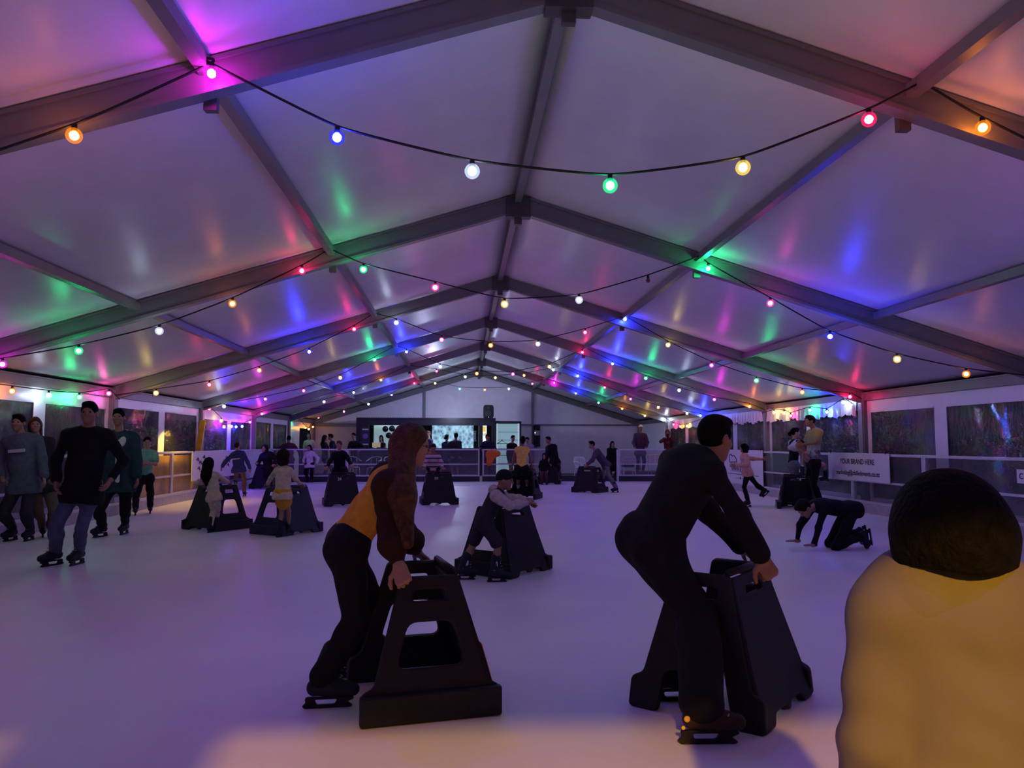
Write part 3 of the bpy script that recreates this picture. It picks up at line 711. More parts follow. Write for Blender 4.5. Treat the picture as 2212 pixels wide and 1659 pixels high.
    gm({'flared': 'flared_trousers', 'baggy': 'trousers'}.get(bk, bk), S, bm_)
    if legs == 'socks':
        for kn, an in ((kR, aR), (kL, aL)):
            S = Sdf(); S.cone(an+(kn-an)*.36, an, .050*s, .046*s, .02); V, Q = S.mesh(.011); np_mesh('sock', V, Q, mat('sock_white', (.7, .68, .7)), root, org)
    # ---- hair or headgear
    hk, hm = hair
    if hk == 'beanie': sc_, lift = (.088, .108, .104), .034
    elif hk == 'cap': sc_, lift = (.084, .104, .1), .034
    else: sc_, lift = ((.083, .106, .104), .032) if hk != 'bob' else ((.098, .114, .106), .026)
    S = Sdf(); S.ell(hd(0, -.012, lift), hax, np.array(sc_)*q, .02)
    if hk in ('short', 'bun', 'pony'): S.ell(hd(0, .035, .098), hax, np.array([.066, .07, .036])*q, .02)
    if hcut is not None: S.half(P(*hcut), -UPZ)
    if hk in ('bob', 'curly'):
        S.cone(hd(.055, -.03, .0), hd(.06, -.02, -.085), .05*q, .045*q, .04*q); S.cone(hd(-.055, -.03, .0), hd(-.06, -.02, -.085), .05*q, .045*q, .04*q); S.cone(hd(0, -.07, 0), hd(0, -.065, -.09), .06*q, .05*q, .05*q)
    if hk == 'hood': S = Sdf(); S.ell(hd(0, -.02, .02), hax, np.array([.108, .125, .135])*q, .02); S.cone(hd(0, -.04, -.08), neck, .09*q, .1*q, .05)
    if hk == 'long':
        tip = W3(hairto) if hairto is not None else neck-tf*.10*s-UPZ*.22*s
        b0 = hd(0, -.06, -.02); mid = b0*.45+tip*.55-hf*.015
        S.cone(hd(.05, -.035, -.0), mid+hr*.04*q, .05*q, .06*q, .05); S.cone(hd(-.05, -.035, 0), mid-hr*.04*q, .05*q, .06*q, .05)
        S.cone(b0, mid, .065*q, .07*q, .05); S.cone(mid, tip, .075*q, .035*q, .05)
    if hk == 'bun': S.ell(hd(0, -.12, -.05), hax, np.array([.055, .05, .055])*q, .02)
    if hk == 'pony': S.cone(hd(0, -.1, .03), hd(0, -.14, -.02), .028*q, .036*q, .02); S.cone(hd(0, -.14, -.02), hd(0, -.12, -.14), .036*q, .02*q, .02)
    if hk == 'hood': S.rem(hd(0, .11, -.02), hax, np.array([.068, .1, .1])*q, .03)
    elif hk == 'beanie': S.half(hd(0, .1, .028), hf*.25-hu)
    else:
        S.rem(hd(0, .105, -.055), hax, np.array([.075, .085, .115])*q, .02*q)
        if hk in ('short', 'cap', 'bun', 'pony'):
            S.rem(hd(0, .03, -.10), hax, np.array([.1, .075, .1])*q, .02); S.rem(hd(.085, .01, -.03), hax, np.array([.02, .045, .055])*q, .01); S.rem(hd(-.085, .01, -.03), hax, np.array([.02, .045, .055])*q, .01)
            S.half(hd(0, -.06, -.085), -hu)
    nm = {'beanie': 'beanie', 'cap': 'cap', 'hood': 'hood'}.get(hk, 'hair')
    if hk == 'cap':
        S.half(hd(0, 0, .02), -hu+hf*.05); S.cone(hd(-.035, .08, .05), hd(.035, .08, .05), .018*q, .018*q, .02); S.ell(hd(0, .12, .04), hax, np.array([.07, .075, .013])*q, .01)
        V, Q = S.mesh(max(h, .008)); np_mesh('cap', V, Q, hm, root, org)
        S = Sdf(); S.ell(hd(0, -.014, .015), hax, np.array([.082, .1, .09])*q, .02); S.rem(hd(0, .1, -.03), hax, np.array([.09, .12, .12])*q, .02); S.half(hd(0, 0, -.08), -hu)
        V, Q = S.mesh(max(h, .008)); np_mesh('hair', V, Q, mat('hair_grey', (.2, .18, .17)), root, org)
    else:
        V, Q = S.mesh(max(h, .0085)); np_mesh(nm, V, Q, hm, root, org)
    # ---- feet
    if skates:
        for an, td, up, kn in ((aR, tdR, uR, kR), (aL, tdL, uL, kL)): skate(root, org, an, td, up, ss, bootm or mat('skate_boot', (.015, .015, .025), .5, spec=.2), h < .0125, nrm(kn-an))
    else:
        for an, td in ((aR, tdR), (aL, tdL)): shoe(root, org, an, td, ss, bootm or mat('shoe_dark', (.03, .03, .03)))
    return dict(root=root, org=org, pel=pel, neck=neck, head=head, tu=tu, tr=tr, tf=tf, s=s, sR=sR, sL=sL, eR=eR, eL=eL, wR=wR, wL=wL, hax=hax, hd=hd, h=h, kR=kR, kL=kL, aR=aR, aL=aL, gm=gm, spine=spine, top=topo, hipR=hipR, hipL=hipL)

# ================================================================== skating aids
def aid(label, x, y, yaw, s=1., m=None, number=None, arch='hole', sticker=False, Hh=.71, back=False):
    """black plastic push frame: two window sides and a solid front, open at the rear; yaw is the way the front faces"""
    m = m or BLK; t = thing('skating_aid', label, 'skating aid', (x, y, 0), -math.radians(yaw))
    W, L, W2, L2 = .37*s, .36*s, .25*s, .15*s; Hh *= s; th = .045*s
    lean = Vector((-(W-W2), 0, Hh))
    out = [(-L, .0), (-.18*s, 0), (-.15*s, .03*s), (.15*s, .03*s), (.18*s, 0), (L, 0), (L*.98, .15*s), (L*.80, .18*s), (L2, Hh), (-L2, Hh), (-L*.80, .18*s), (-L*.98, .15*s)]
    holes = [rounded([(-.175*s, .26*s), (.175*s, .26*s), (.115*s, .48*s), (-.115*s, .48*s)], .05*s), rounded([(-.095*s, .585*s), (.095*s, .585*s), (.085*s, .64*s), (-.085*s, .64*s)], .02*s)]
    if arch == 'arch':
        out = [(-L, 0), (-.2*s, 0), (-.17*s, .2*s), (.14*s, .27*s), (.2*s, 0), (L, 0), (L*.98, .15*s), (L*.80, .18*s), (L2, Hh), (-L2, Hh), (-L*.80, .18*s), (-L*.98, .15*s)]; holes = holes[1:]
    for sx in (-1, 1):
        me = plate_mesh(rounded(out, .025*s), holes if not (arch == 'arch' and sx < 0) else holes, th, .008*s)
        xform(me, frame((sx*W, 0, 0), (0, 1, 0), (-sx*(W-W2), 0, Hh)))
        link('side_panel', me, m, t)
        if arch != 'arch':
            MB().box(min(sx*W, sx*(W+.03*s))-.025*s, max(sx*W, sx*(W+.03*s)), -L, L, .004, .15*s).build('base_skirt', m, t, bevel=.012*s)
    fo = [(-W*.98, 0), (-W*.62, 0), (-W*.52, .05*s), (-W*.12, .05*s), (-W*.05, .02*s), (W*.05, .02*s), (W*.12, .05*s), (W*.52, .05*s), (W*.62, 0), (W*.98, 0), (W*.96, .15*s), (W2, Hh), (-W2, Hh), (-W*.96, .15*s)]
    me = plate_mesh(rounded(fo, .025*s), [rounded([(-.12*s, .61*s), (.12*s, .61*s), (.11*s, .655*s), (-.11*s, .655*s)], .02*s)], th, .008*s)
    fy0, fy1 = L-.02*s, L2-.02*s
    xform(me, frame((0, fy0, 0), (-1, 0, 0), (0, fy1-fy0, Hh))); link('front_panel', me, m, t)
    MB().tube([(-W2, L2-.01, Hh), (W2, L2-.01, Hh)], .02*s, 8).build('front_handle', m, t, True)
    if number:
        tm = text_mesh(number, .085*s, .002)
        xform(tm, frame((.07*s, fy0+(fy1-fy0)*.82+.04, Hh*.82), (-1, 0, 0), (0, fy1-fy0, Hh))); o = link('number', tm, mat('number_white', (.7, .7, .72)), t); o['label'] = 'white number '+number
    if sticker:
        me = plate_mesh(rounded([(-.03, -.11), (.03, -.11), (.03, .11), (-.03, .11)], .01), [], .004, .001)
        xform(me, frame((W*.72, fy0+(fy1-fy0)*.33+.035, Hh*.33), (-1, 0, 0), (0, fy1-fy0, Hh))); link('sticker', me, mat('orange_sticker', (.8, .16, .02)), t)
    return t

# ================================================================== rink barrier sections
def barrier(label, p0, p1, group=None, kick=WHITEP, panel=True):
    p0, p1 = Vector(p0), Vector(p1); d = (p1-p0); L = d.length; a = math.atan2(d.y, d.x)
    t = thing('rink_barrier', label, 'barrier', tuple(p0), a, group)
    MB().box(.0, L, -.03, .03, 1.12, 1.17).build('top_rail', RAILM, t, bevel=.008)
    MB().box(.05, L-.05, -.02, .02, .60, .64).build('middle_rail', RAILM, t)
    for x in (.03, L-.03): MB().box(x-.025, x+.025, -.03, .03, 0, 1.12).build('post', RAILM, t)
    if panel: MB().box(.055, L-.055, -.006, .006, .645, 1.115).build('clear_panel', ACRY, t); MB().box(.055, L-.055, -.006, .006, .25, .598).build('clear_panel', ACRY, t)
    MB().box(.0, L, -.035, .035, .0, .19).build('kick_board', kick, t); MB().box(0, L, -.04, .04, .19, .24).build('bottom_rail', RAILM, t)
    return t
KD = mat('kick_dark', (.02, .02, .03), .5)
KG = mat('kick_board_grey', (.42, .40, .43), .5)
onm = ['first', 'second', 'third', 'fourth', 'fifth', 'sixth', 'seventh', 'eighth', 'ninth', 'tenth', 'eleventh']
ys = [3.0+2.46*i for i in range(11)]
for i in range(10):
    barrier('clear rink barrier section along the right wall, %s counted from the near end' % onm[i], (7.3, ys[i], 0), (7.3, ys[i+1], 0), 'barrier sections on the right', KG)
    barrier('clear rink barrier section along the left wall, %s counted from the near end' % onm[i], (-7.3, ys[i], 0), (-7.3, ys[i+1], 0), 'barrier sections on the left', KG)
fx = [-7.25, -4.85, -2.45, -.12]
for i in range(3): barrier('low clear barrier across the far end, %s section from the left corner' % onm[i], (fx[i], 27.6, 0), (fx[i+1], 27.6, 0), 'barrier sections at the far end', KD)
barrier('clear barrier section at the far end in front of the lit cabinet', (-.02, 27.62, 0), (1.55, 27.62, 0), 'barrier sections at the far end', KD)
barrier('far barrier section just right of the woman in the yellow vest', (1.6, 27.62, 0), (2.6, 27.62, 0), 'barrier sections at the far end', KD)
barrier('far barrier section behind the child in grey trousers', (4.95, 27.6, 0), (7.25, 27.6, 0), 'barrier sections at the far end', KD)
struct(MB().box(2.6, 4.9, 27.58, 27.66, 0, .2).build('trim_kerb', KD), 'dark kerb of the rink at the gap')
t = thing('rink_gate', 'white rink gate swung open at the far right gap', 'gate', (4.88, 27.55, 0), math.radians(-100))
for x in (0, 1.05): MB().box(x-.03, x+.03, -.025, .025, .03, 1.15).build('post', RAILM, t)
for z in (.1, .62, 1.12): MB().box(.03, 1.02, -.02, .02, z-.025, z+.025).build('rail', RAILM, t)
MB().box(.03, 1.02, -.006, .006, .12, 1.1).build('clear_panel', ACRY, t)

# banners on the barriers
def banner(label, p0, p1, z0, z1, lines, col=WHITEP, cat='banner'):
    p0, p1 = Vector(p0), Vector(p1); d = p1-p0; L = d.length; t = thing('banner', label, cat, (p0.x, p0.y, z0), math.atan2(d.y, d.x))
    h = z1-z0
    MB().box(0, L, -.006, .006, 0, h).build('board', col, t)
    for x in (.12, L-.12): MB().box(x-.008, x+.008, -.012, .012, h-.02, h+.03).build('cable_tie', RUB, t)
    for txt, sz, x, z in lines:
        me = text_mesh(txt, sz, .0015); xform(me, frame((x, -.009, z), (1, 0, 0), (0, 0, 1))); link('lettering', me, INK, t)
    return t
# right side, read from inside the rink: text runs from far to near
banner('white banner on the right barrier reading YOUR BRAND HERE', (7.245, 16.24, 0), (7.245, 13.85, 0), .62, 1.18,
       [('YOUR BRAND HERE', .15, 1.2, .38), ('marketing@chilledevents.co.nz', .135, 1.2, .15)])
b2 = banner('tall white banner with a sketched skate, behind the child in pink', (7.245, 22.9, 0), (7.245, 19.9, 0), .22, 1.19, [('WWW.ICEMA', .2, 1.25, .40)])
mb = MB(); sk_ = [(.35, .80), (.52, .84), (.62, .78), (.8, .80), (.95, .70), (.98, .62), (.4, .60), (.36, .72), (.35, .80)]
mb.tube([(x+.1, -.012, z) for x, z in sk_], .012, 6); mb.tube([(.45+.1, -.012, .55), (1.0, -.012, .55), (1.06, -.012, .58)], .010, 6); mb.tube([(.62, -.012, .60), (.62, -.012, .55)], .01, 6); mb.tube([(.9, -.012, .60), (.9, -.012, .55)], .01, 6)
mb.build('skate_drawing', INK, b2)
mb = MB().box(.3, 2.7, -.01, -.007, .26, .275).box(1.3, 1.36, -.01, -.007, .12, .2).box(.9, 1.9, -.01, -.007, .15, .158); mb.build('ruled_lines', INK, b2)
banner('plain white banner on the right barrier past the sketched skate banner', (7.245, 26.9, 0), (7.245, 23.4, 0), .3, 1.15, [])
t = thing('notice', 'small white notice with a black letter at the right edge of the view', 'notice', (7.255, 10.57, .80), -math.pi/2)
MB().box(0, .45, -.005, .005, 0, .2).build('board', WHITEP, t); me = text_mesh('C', .12, .0015); xform(me, frame((.09, -.008, .10), (1, 0, 0), (0, 0, 1))); link('lettering', me, INK, t)
b3 = banner('white banner with small dark marks on the left barrier by the girl with long hair', (-7.245, 18.9, 0), (-7.245, 22.6, 0), .45, 1.16, [])
mb = MB(); 
for i, (x, z) in enumerate(((.3, .5), (.5, .42), (.75, .55), (.4, .28), (.62, .2), (2.6, .5), (2.8, .42), (3.0, .52), (2.75, .3))): mb.tube([(x, -.01, z), (x+.09, -.01, z+.05), (x+.16, -.01, z-.03)], .018, 6)
mb.build('dark_marks', mat('violet_ink', (.06, .03, .12)), b3)
banner('pale banner on the left barrier near the dark coated skater', (-7.245, 23.1, 0), (-7.245, 26.8, 0), .3, 1.12, [], mat('banner_lilac', (.58, .52, .62), .5))

# yellow hoarding and the leaning plank outside the left barrier
YEL = mat('yellow_hoarding', (.85, .50, .02), .5, var=.2, nscale=5)
t = thing('yellow_hoarding', 'yellow board leaning behind the left barrier', 'board', (-7.44, 16.2, 0))
MB().box(-.012, .018, 0, 3.7, .03, 1.08).build('board', YEL, t)
for yy in (.15, 1.85, 3.55): MB().box(-.035, -.012, yy-.03, yy+.03, 0, 1.08).build('batten', mat('pale_wood', (.5, .33, .12)), t)
mb = MB().beam((-7.375, 19.3, .0), (-7.385, 20.02, 1.95), .04, .14, (1, 0, 0)); tag(mb.build('plank', YEL, bevel=.006), 'tall yellow plank leaning beside the left window', 'plank')

# ================================================================== bar in a black container at the far end
C_ = thing('bar_container', 'black shipping container bar with lit hatches at the far end', 'bar', (-5.23, 32.6, 0))
CB = mat('container_black', (.012, .012, .018), .45, spec=.3, var=.2)
cw = 5.9
mb = MB().box(0, cw, 0, .06, 2.13, 2.45).box(0, .53, 0, .06, 0, 2.13).box(0, cw, 0, .06, 0, 1.17).box(cw-.72, cw-.55, 0, .06, 1.17, 2.13).box(cw-.18, cw, 0, .06, 1.17, 2.13)
mb.box(0, .06, .06, 2.4, 0, 2.45).box(cw-.06, cw, .06, 2.4, 0, 2.45).box(0, cw, 2.34, 2.4, 0, 2.45).box(0, cw, .06, 2.4, 2.4, 2.45).box(0, cw, .06, 2.4, 0, .08)
mb.box(2.45, 2.56, 0, .5, 1.17, 2.13)
for i in range(60): mb.box(.04+i*.098, .04+i*.098+.05, -.02, 0, 2.36, 2.46)
mb.build('shell', CB, C_)
MB().box(.53, cw-.72, -.28, .2, 1.11, 1.17).build('counter', mat('counter_dark', (.02, .02, .025), .3), C_, bevel=.01)
MB().box(.6, 2.4, 1.2, 1.24, 1.0, 2.3).build('lit_back_wall', mat('kitchen_wall', (.35, .42, .44), .5, emit=(.55, .85, .95), estr=.32), C_)  # wall emission stands in for interior light falling on it
MB().box(.62, 2.35, 1.1, 1.16, 2.26, 2.3).build('ceiling_tube', emis('tube_white', (.85, .96, 1), 7), C_)
MB().box(.66, 1.0, .2, .26, 1.2, 1.4).build('price_card', mat('card_yellow', (.6, .5, .25), emit=(.9, .75, .4), estr=.25), C_)  # slight emission paints the hatch light onto the card
# patterned light panel
def pattern():
    m = bpy.data.materials.new('display_pattern'); m.use_nodes = True; nt = m.node_tree; nt.nodes.clear(); L = nt.links.new
    o = nt.nodes.new('ShaderNodeOutputMaterial'); e = nt.nodes.new('ShaderNodeEmission'); tc = nt.nodes.new('ShaderNodeTexCoord')
    mp = nt.nodes.new('ShaderNodeMapping'); mp.inputs['Scale'].default_value = (6.5, 1, 5.); mp.inputs['Rotation'].default_value = (0, .5, 0)
    v = nt.nodes.new('ShaderNodeTexVoronoi'); v.distance = 'MANHATTAN'; v.inputs['Scale'].default_value = 1
    w_ = nt.nodes.new('ShaderNodeTexWave'); w_.inputs['Scale'].default_value = 2.6; w_.inputs['Distortion'].default_value = 5.5; w_.inputs['Detail'].default_value = 2
    r = nt.nodes.new('ShaderNodeValToRGB'); r.color_ramp.interpolation = 'LINEAR'
    el = r.color_ramp.elements; el[0].position = .30; el[0].color = (.005, .01, .04, 1); el[1].position = .80; el[1].color = (.50, .82, 1, 1)
    k = el.new(.50); k.color = (.10, .24, .50, 1)
    mx = nt.nodes.new('ShaderNodeMixRGB'); mx.inputs[0].default_value = .55
    L(tc.outputs['Object'], mp.inputs['Vector']); L(mp.outputs['Vector'], v.inputs['Vector']); L(mp.outputs['Vector'], w_.inputs['Vector'])
    L(v.outputs['Distance'], mx.inputs[1]); L(w_.outputs['Fac'], mx.inputs[2]); L(mx.outputs[0], r.inputs['Fac']); L(r.outputs['Color'], e.inputs[0]); e.inputs[1].default_value = 1.0
    L(e.outputs[0], o.inputs[0]); return m
t = thing('light_panel', 'bright blue and white patterned light panel in the bar hatch', 'display', (-2.05, 32.95, 1.12))
MB().box(0, 1.78, 0, .03, 0, 1.02).build('screen', pattern(), t); MB().box(-.03, 1.81, .03, .08, -.03, 1.05).build('frame', CB, t)
t = thing('menu_board', 'lit white menu board with coloured squares beside the bar hatch', 'sign', (-.05, 32.72, 1.15))
MB().box(0, .34, 0, .04, 0, .98).build('panel', emis('menu_white', (.75, .95, 1), 1.2), t)
for i, c in enumerate(((.2, .9, .5), (.4, .85, .1), (1, .75, .05), (1, .5, .05))): MB().box(.04+.065*i, .10+.065*i, -.006, 0, .72, .94).build('colour_square', emis('menu_c%d' % i, c, .9), t)
me = text_mesh('ONE', .16, .002); xform(me, frame((.17, -.006, .6), (1, 0, 0), (0, 0, 1))); link('lettering', me, emis('menu_orange', (.9, .2, .03), .6), t)
me = text_mesh('DRINKS', .13, .002); xform(me, frame((-.21, 32.585, 1.68), (0, 0, 1), (-1, 0, 0))); tag(link('column_lettering', me, mat('grey_letter', (.22, .22, .28))), 'dim grey upright lettering on the pillar by the menu board', 'lettering')
t = thing('poster', 'dark poster with a violet disc on the left end of the bar container', 'poster', (-5.02, 32.585, 1.25))
MB().box(0, .36, -.008, 0, 0, .8).build('sheet', mat('poster_dark', (.03, .02, .05)), t)
MB().box(.05, .31, -.014, -.008, .68, .73).build('title_bar', mat('poster_white', (.6, .6, .65)), t); MB().box(.05, .31, -.014, -.008, .06, .10).build('title_bar', mat('poster_white', (.6,)*3), t)
me = plate_mesh([(.11*math.cos(a*math.pi/10), .11*math.sin(a*math.pi/10)) for a in range(20)], [], .006, .001); xform(me, frame((.18, -.012, .42), (1, 0, 0), (0, 0, 1))); link('disc', me, mat('violet_disc', (.18, .08, .35)), t)
# black balloons in the hatch
for i, (x, z) in enumerate(((-3.99, 1.97), (-3.71, 1.99), (-3.55, 1.71), (-3.84, 1.70), (-3.42, 1.98))):
    mb = ball(.13, 14, 10); mb.tube([(0, 0, -.13), (.01, .0, -.35), (-.02, 0, -.55)], .003, 5)
    tag(mb.build('balloon', mat('black_balloon', (.01, .01, .014), .12), None, True, (x, 32.44-.04*(i % 2), z)), ['leftmost black balloon in the bar hatch', 'black balloon at the top of the bunch in the bar hatch', 'black balloon third from the left in the bar hatch', 'lowest black balloon in the bar hatch', 'rightmost black balloon in the bar hatch'][i], 'balloon', 'balloons in the bar hatch')
# loudspeaker on the container
t = thing('loudspeaker', 'black loudspeaker standing on top of the bar container', 'speaker', (.37, 32.85, 2.46))
mb = MB(); o = plate_mesh(rounded([(-.2, 0), (.2, 0), (.22, .1), (.22, .48), (.17, .56), (-.17, .56), (-.22, .48), (-.22, .1)], .04), [], .3, .02); xform(o, frame((0, 0, 0), (1, 0, 0), (0, 0, 1))); link('cabinet', o, BLK, t)
for r_, z in ((.15, .2), (.07, .44)): MB().lathe([(r_, 0), (r_, .012), (r_*.85, .02), (r_*.3, .004)], k=20).build('driver', mat('speaker_cone', (.02, .02, .022), .7), t, True).matrix_local = frame((0, -.15, z), (1, 0, 0), (0, 0, 1)) @ Matrix.Scale(1, 4)
MB().box(-.01, .01, -.165, -.15, .03, .05).build('status_light', emis('led_white', (1, 1, 1), 3), t)
# lit upright cabinet
t = thing('display_cabinet', 'tall glass cabinet glowing pale blue beside the bar container', 'cabinet', (.70, 32.7, 0))
MB().box(0, 1.02, .5, .54, 0, 2.27).box(-.03, 0, 0, .54, 0, 2.27).box(1.02, 1.08, 0, .54, 0, 2.3).box(-.03, 1.08, 0, .54, 2.24, 2.32).build('case', CB, t)
MB().box(.02, 1.0, .46, .5, .05, 2.22).build('lit_back', emis('cabinet_blue', (.42, .66, .80), .62), t)
for z in (.5, .85, 1.15, 1.5, 1.85): MB().box(.03, .99, .1, .45, z, z+.02).build('shelf', mat('shelf_grey', (.35, .4, .44)), t)
for x in (.02, .93): MB().box(x, x+.06, .0, .04, .05, 2.22).build('door_frame', mat('frame_silver', (.6, .65, .7), .3, emit=(.7, .9, 1), estr=.35), t)  # emission puts the cabinet's glow into the frame material
MB().box(.08, .93, .015, .022, .05, 2.22).build('glass_door', GLASSY, t)
mb = MB().tube([(-.22, 0, 0), (0, 0, .13), (.22, 0, 0), (-.22, 0, 0)], .016, 6).tube([(0, 0, .13), (.0, 0, .19), (.03, 0, .21)], .01, 6)
tag(mb.build('coat_hanger', BLK, None, True, (.95, 32.66, 1.36)), 'dark coat hanger hooked on the glowing cabinet door', 'hanger')
# control box on the gable post
t = thing('control_box', 'black control box with a pale panel on the right gable post', 'box', (2.52, 34.95, 1.22))
MB().box(0, .3, 0, .2, 0, 1.0).build('case', BLK, t, bevel=.01); MB().box(.03, .28, -.012, 0, .52, .74).build('pale_panel', mat('panel_grey', (.4, .38, .4)), t)
MB().box(.05, .085, -.02, -.012, .62, .66).build('indicator', emis('led_white', (1, 1, 1), 3), t)
# orange bag
S = Sdf(); S.cone((.52, 27.5, 1.0), (.22, 27.5, .98), .11, .13, .08, (A3(0, 1, 0), .6)); S.cone((.30, 27.5, .95), (.22, 27.5, .66), .17, .11, .08, (A3(0, 1, 0), .6)); S.cone((.3, 27.53, 1.0), (.3, 27.58, 1.17), .03, .02, .03)
V, Q = S.mesh(.02); tag(np_mesh('bag', V, Q, mat('orange_cloth', (.75, .16, .02), .8), None, A3(0, 0, 0)), 'orange bag hanging on the far barrier', 'bag')

# plastic chairs, stool and table in the far right corner, chrome chairs by the bar
def plastic_chair(label, x, y, rz):
    t = thing('plastic_chair', label, 'chair', (x, y, 0), rz, 'white plastic garden chairs')
    MB().box(-.22, .22, -.22, .22, .42, .45).build('seat', WHITEP, t, bevel=.012)
    me = plate_mesh(rounded([(-.24, 0), (.24, 0), (.27, .25), (.2, .42), (-.2, .42), (-.27, .25)], .1), [rounded([(-.17+.075*i, .06), (-.125+.075*i, .06), (-.125+.075*i, .36-.03*abs(i-2)), (-.17+.075*i, .36-.03*abs(i-2))], .015) for i in range(5)], .022, .004)
    xform(me, frame((0, .2, .45), (1, 0, 0), (0, .25, 1))); link('backrest', me, WHITEP, t)
    for a in (-.22, .22):
        MB().tube([(a, -.2, .45), (a*1.1, -.2, .62), (a*1.15, -.05, .66), (a*1.15, .26, .66)], .018, 8).build('armrest', WHITEP, t, True)
        for b in (-.2, .2): MB().tube([(a*.9, b*.9, .43), (a*1.15, b*1.25, 0)], [.022, .016], 8).build('leg', WHITEP, t, True)
    return t
plastic_chair('white plastic chair behind the child bending in grey trousers', 3.95, 29.7, .3)
plastic_chair('white plastic chair in the far right corner below the man in the cap', 5.65, 29.2, math.pi)
plastic_chair('second white plastic chair deeper in the far right corner, left of the step', 5.2, 30.4, 2.6)
t = thing('folding_table', 'white slatted table in the far right corner', 'table', (6.9, 29.3, 0))
MB().box(-.42, .42, -.3, .3, .9, .94).build('table_top', WHITEP, t, bevel=.01)
for i in range(4): MB().box(-.42+.22*i, -.26+.22*i, -.31, -.3, .55+.05*(i % 2), .9).build('hanging_flap', WHITEP, t)
for a in (-.38, .38):
    for b in (-.26, .26): MB().tube([(a, b, .9), (a, b, 0)], .016, 8).build('leg', RAILM, t, True)
MB().box(5.4, 5.85, 28.95, 29.3, .47, .62).build('rucksack', BLK, None, bevel=.04)
tag(bpy.data.objects['rucksack'], 'small black bag on the chair below the man in the cap', 'bag')
struct(MB().box(5.6, 7.4, 29.6, 31.2, 0, .26).build('floor_step', mat('deck_boards', (.12,)*3)), 'raised step in the far right corner')
CH = mat('chrome', (.75, .75, .78), .12, 1.)
def chrome_chair(label, x, y, rz):
    t = thing('chrome_chair', label, 'chair', (x, y, 0), rz, 'chrome tub chairs by the bar')
    mb = MB().tube([(-.25, -.2, .68), (-.27, 0, .72), (-.2, .2, .82), (0, .27, .86), (.2, .2, .82), (.27, 0, .72), (.25, -.2, .68)], .022, 8); mb.build('back_rail', CH, t, True)
    MB().lathe([(.22, .43), (.23, .45), (.22, .47)], k=18).build('seat', CH, t, True)
    for a, b in ((-.18, -.18), (.18, -.18), (-.18, .18), (.18, .18)): MB().tube([(a, b, .44), (a*1.25, b*1.25, 0)], .014, 7).build('leg', CH, t, True)
    for a in (-.22, 0, .22): MB().tube([(a, .2-.0*a, .46), (a, .24-abs(a)*.2, .82)], .011, 6).build('slat', CH, t, True)
chrome_chair('chrome tub chair left of the bar hatch', -4.95, 29.9, .5)
chrome_chair('chrome tub chair second from the left at the bar', -4.1, 29.5, -.3)
chrome_chair('chrome tub chair third from the left at the bar', -3.5, 29.8, .2)
# planting outside the clear walls, lit by the added fill lights
def bush(label, x, y, h_, r_, seed, m):
    rng = np.random.RandomState(seed); t = thing('bush', label, 'bush', (x, y, -.07), 0, 'shrubs outside the tent')
    n = 1500; d = rng.normal(size=(n, 3)); d /= np.linalg.norm(d, axis=1)[:, None]; rad = rng.rand(n)**.45
    c = d*rad[:, None]*np.array([r_, r_, h_*.5])+np.array([0, 0, h_*.52]); V = []; Fs = []
    for i in range(n):
        a = rng.normal(size=3); a /= np.linalg.norm(a); b = np.cross(a, rng.normal(size=3)); b /= np.linalg.norm(b)+1e-6; l = .10+.08*rng.rand(); k = len(V)
        V += [c[i]-a*l, c[i]+b*l*.35, c[i]+a*l, c[i]-b*l*.35]; Fs.append((k, k+1, k+2, k+3))
    mesh_obj('foliage', V, Fs, m, t); MB().tube([(0, 0, 0), (.03, 0, h_*.3), (0, .02, h_*.7)], [.06, .05, .02], 8).build('stem', mat('bark', (.05, .035, .02)), t, True)
LEAF = mat('leaf_night', (.02, .04, .022), .5, var=.5)
bush('leafy shrub outside the right wall behind the man in the patterned shirt', 12.0, 23.5, 2.6, 1.5, 1, LEAF)
bush('leafy shrub outside the right wall beyond the child in pink', 13.2, 28.5, 2.4, 1.7, 2, LEAF)
bush('shrub outside the right wall nearest the big window', 11.0, 16.3, 1.6, 1.3, 3, LEAF)
bush('shrub outside the left wall beside the yellow plank', -11.2, 24.0, 2.1, 1.5, 4, LEAF)
bush('shrub outside the left wall beyond the dark coated skater', -12.0, 31.5, 2.3, 1.6, 5, LEAF)

# ================================================================== aids and people
K = dict(black=cloth('cloth_black', (.010, .009, .012)), dark=cloth('cloth_charcoal', (.03, .028, .035)), navy=cloth('cloth_navy', (.016, .02, .045)), jeans=cloth('denim', (.085, .095, .16)),
         grey=cloth('cloth_grey', (.17, .16, .18)), greyblue=cloth('hoodie_greyblue', (.085, .11, .13)), teal=cloth('jacket_teal', (.022, .045, .055)), green=cloth('shirt_green', (.14, .36, .24)), cream=cloth('cloth_cream', (.62, .47, .36)), pale=cloth('cloth_pale', (.62, .58, .60)),
         mustard=cloth('cloth_mustard', (.60, .30, .035)), yellow=cloth('vest_yellow', (.86, .56, .13)), brown=cloth('cloth_brown', (.035, .014, .010)), maroon=cloth('cloth_maroon', (.06, .018, .022)), blue=cloth('hoodie_blue', (.035, .045, .16)), tanp=cloth('cloth_tan', (.16, .10, .07)),
         pink=cloth('cloth_pink', (.70, .33, .28)), violet=cloth('cloth_violet', (.085, .055, .10)), wine=cloth('cloth_wine', (.11, .035, .045)), khaki=mat('jacket_khaki', (.137, .12, .15), .85, spec=.1, var=.12, nscale=4, bump=.5, bscale=5), lilac=cloth('cloth_lilac', (.30, .26, .34)), gtrouser=cloth('cloth_stone', (.17, .14, .17)))
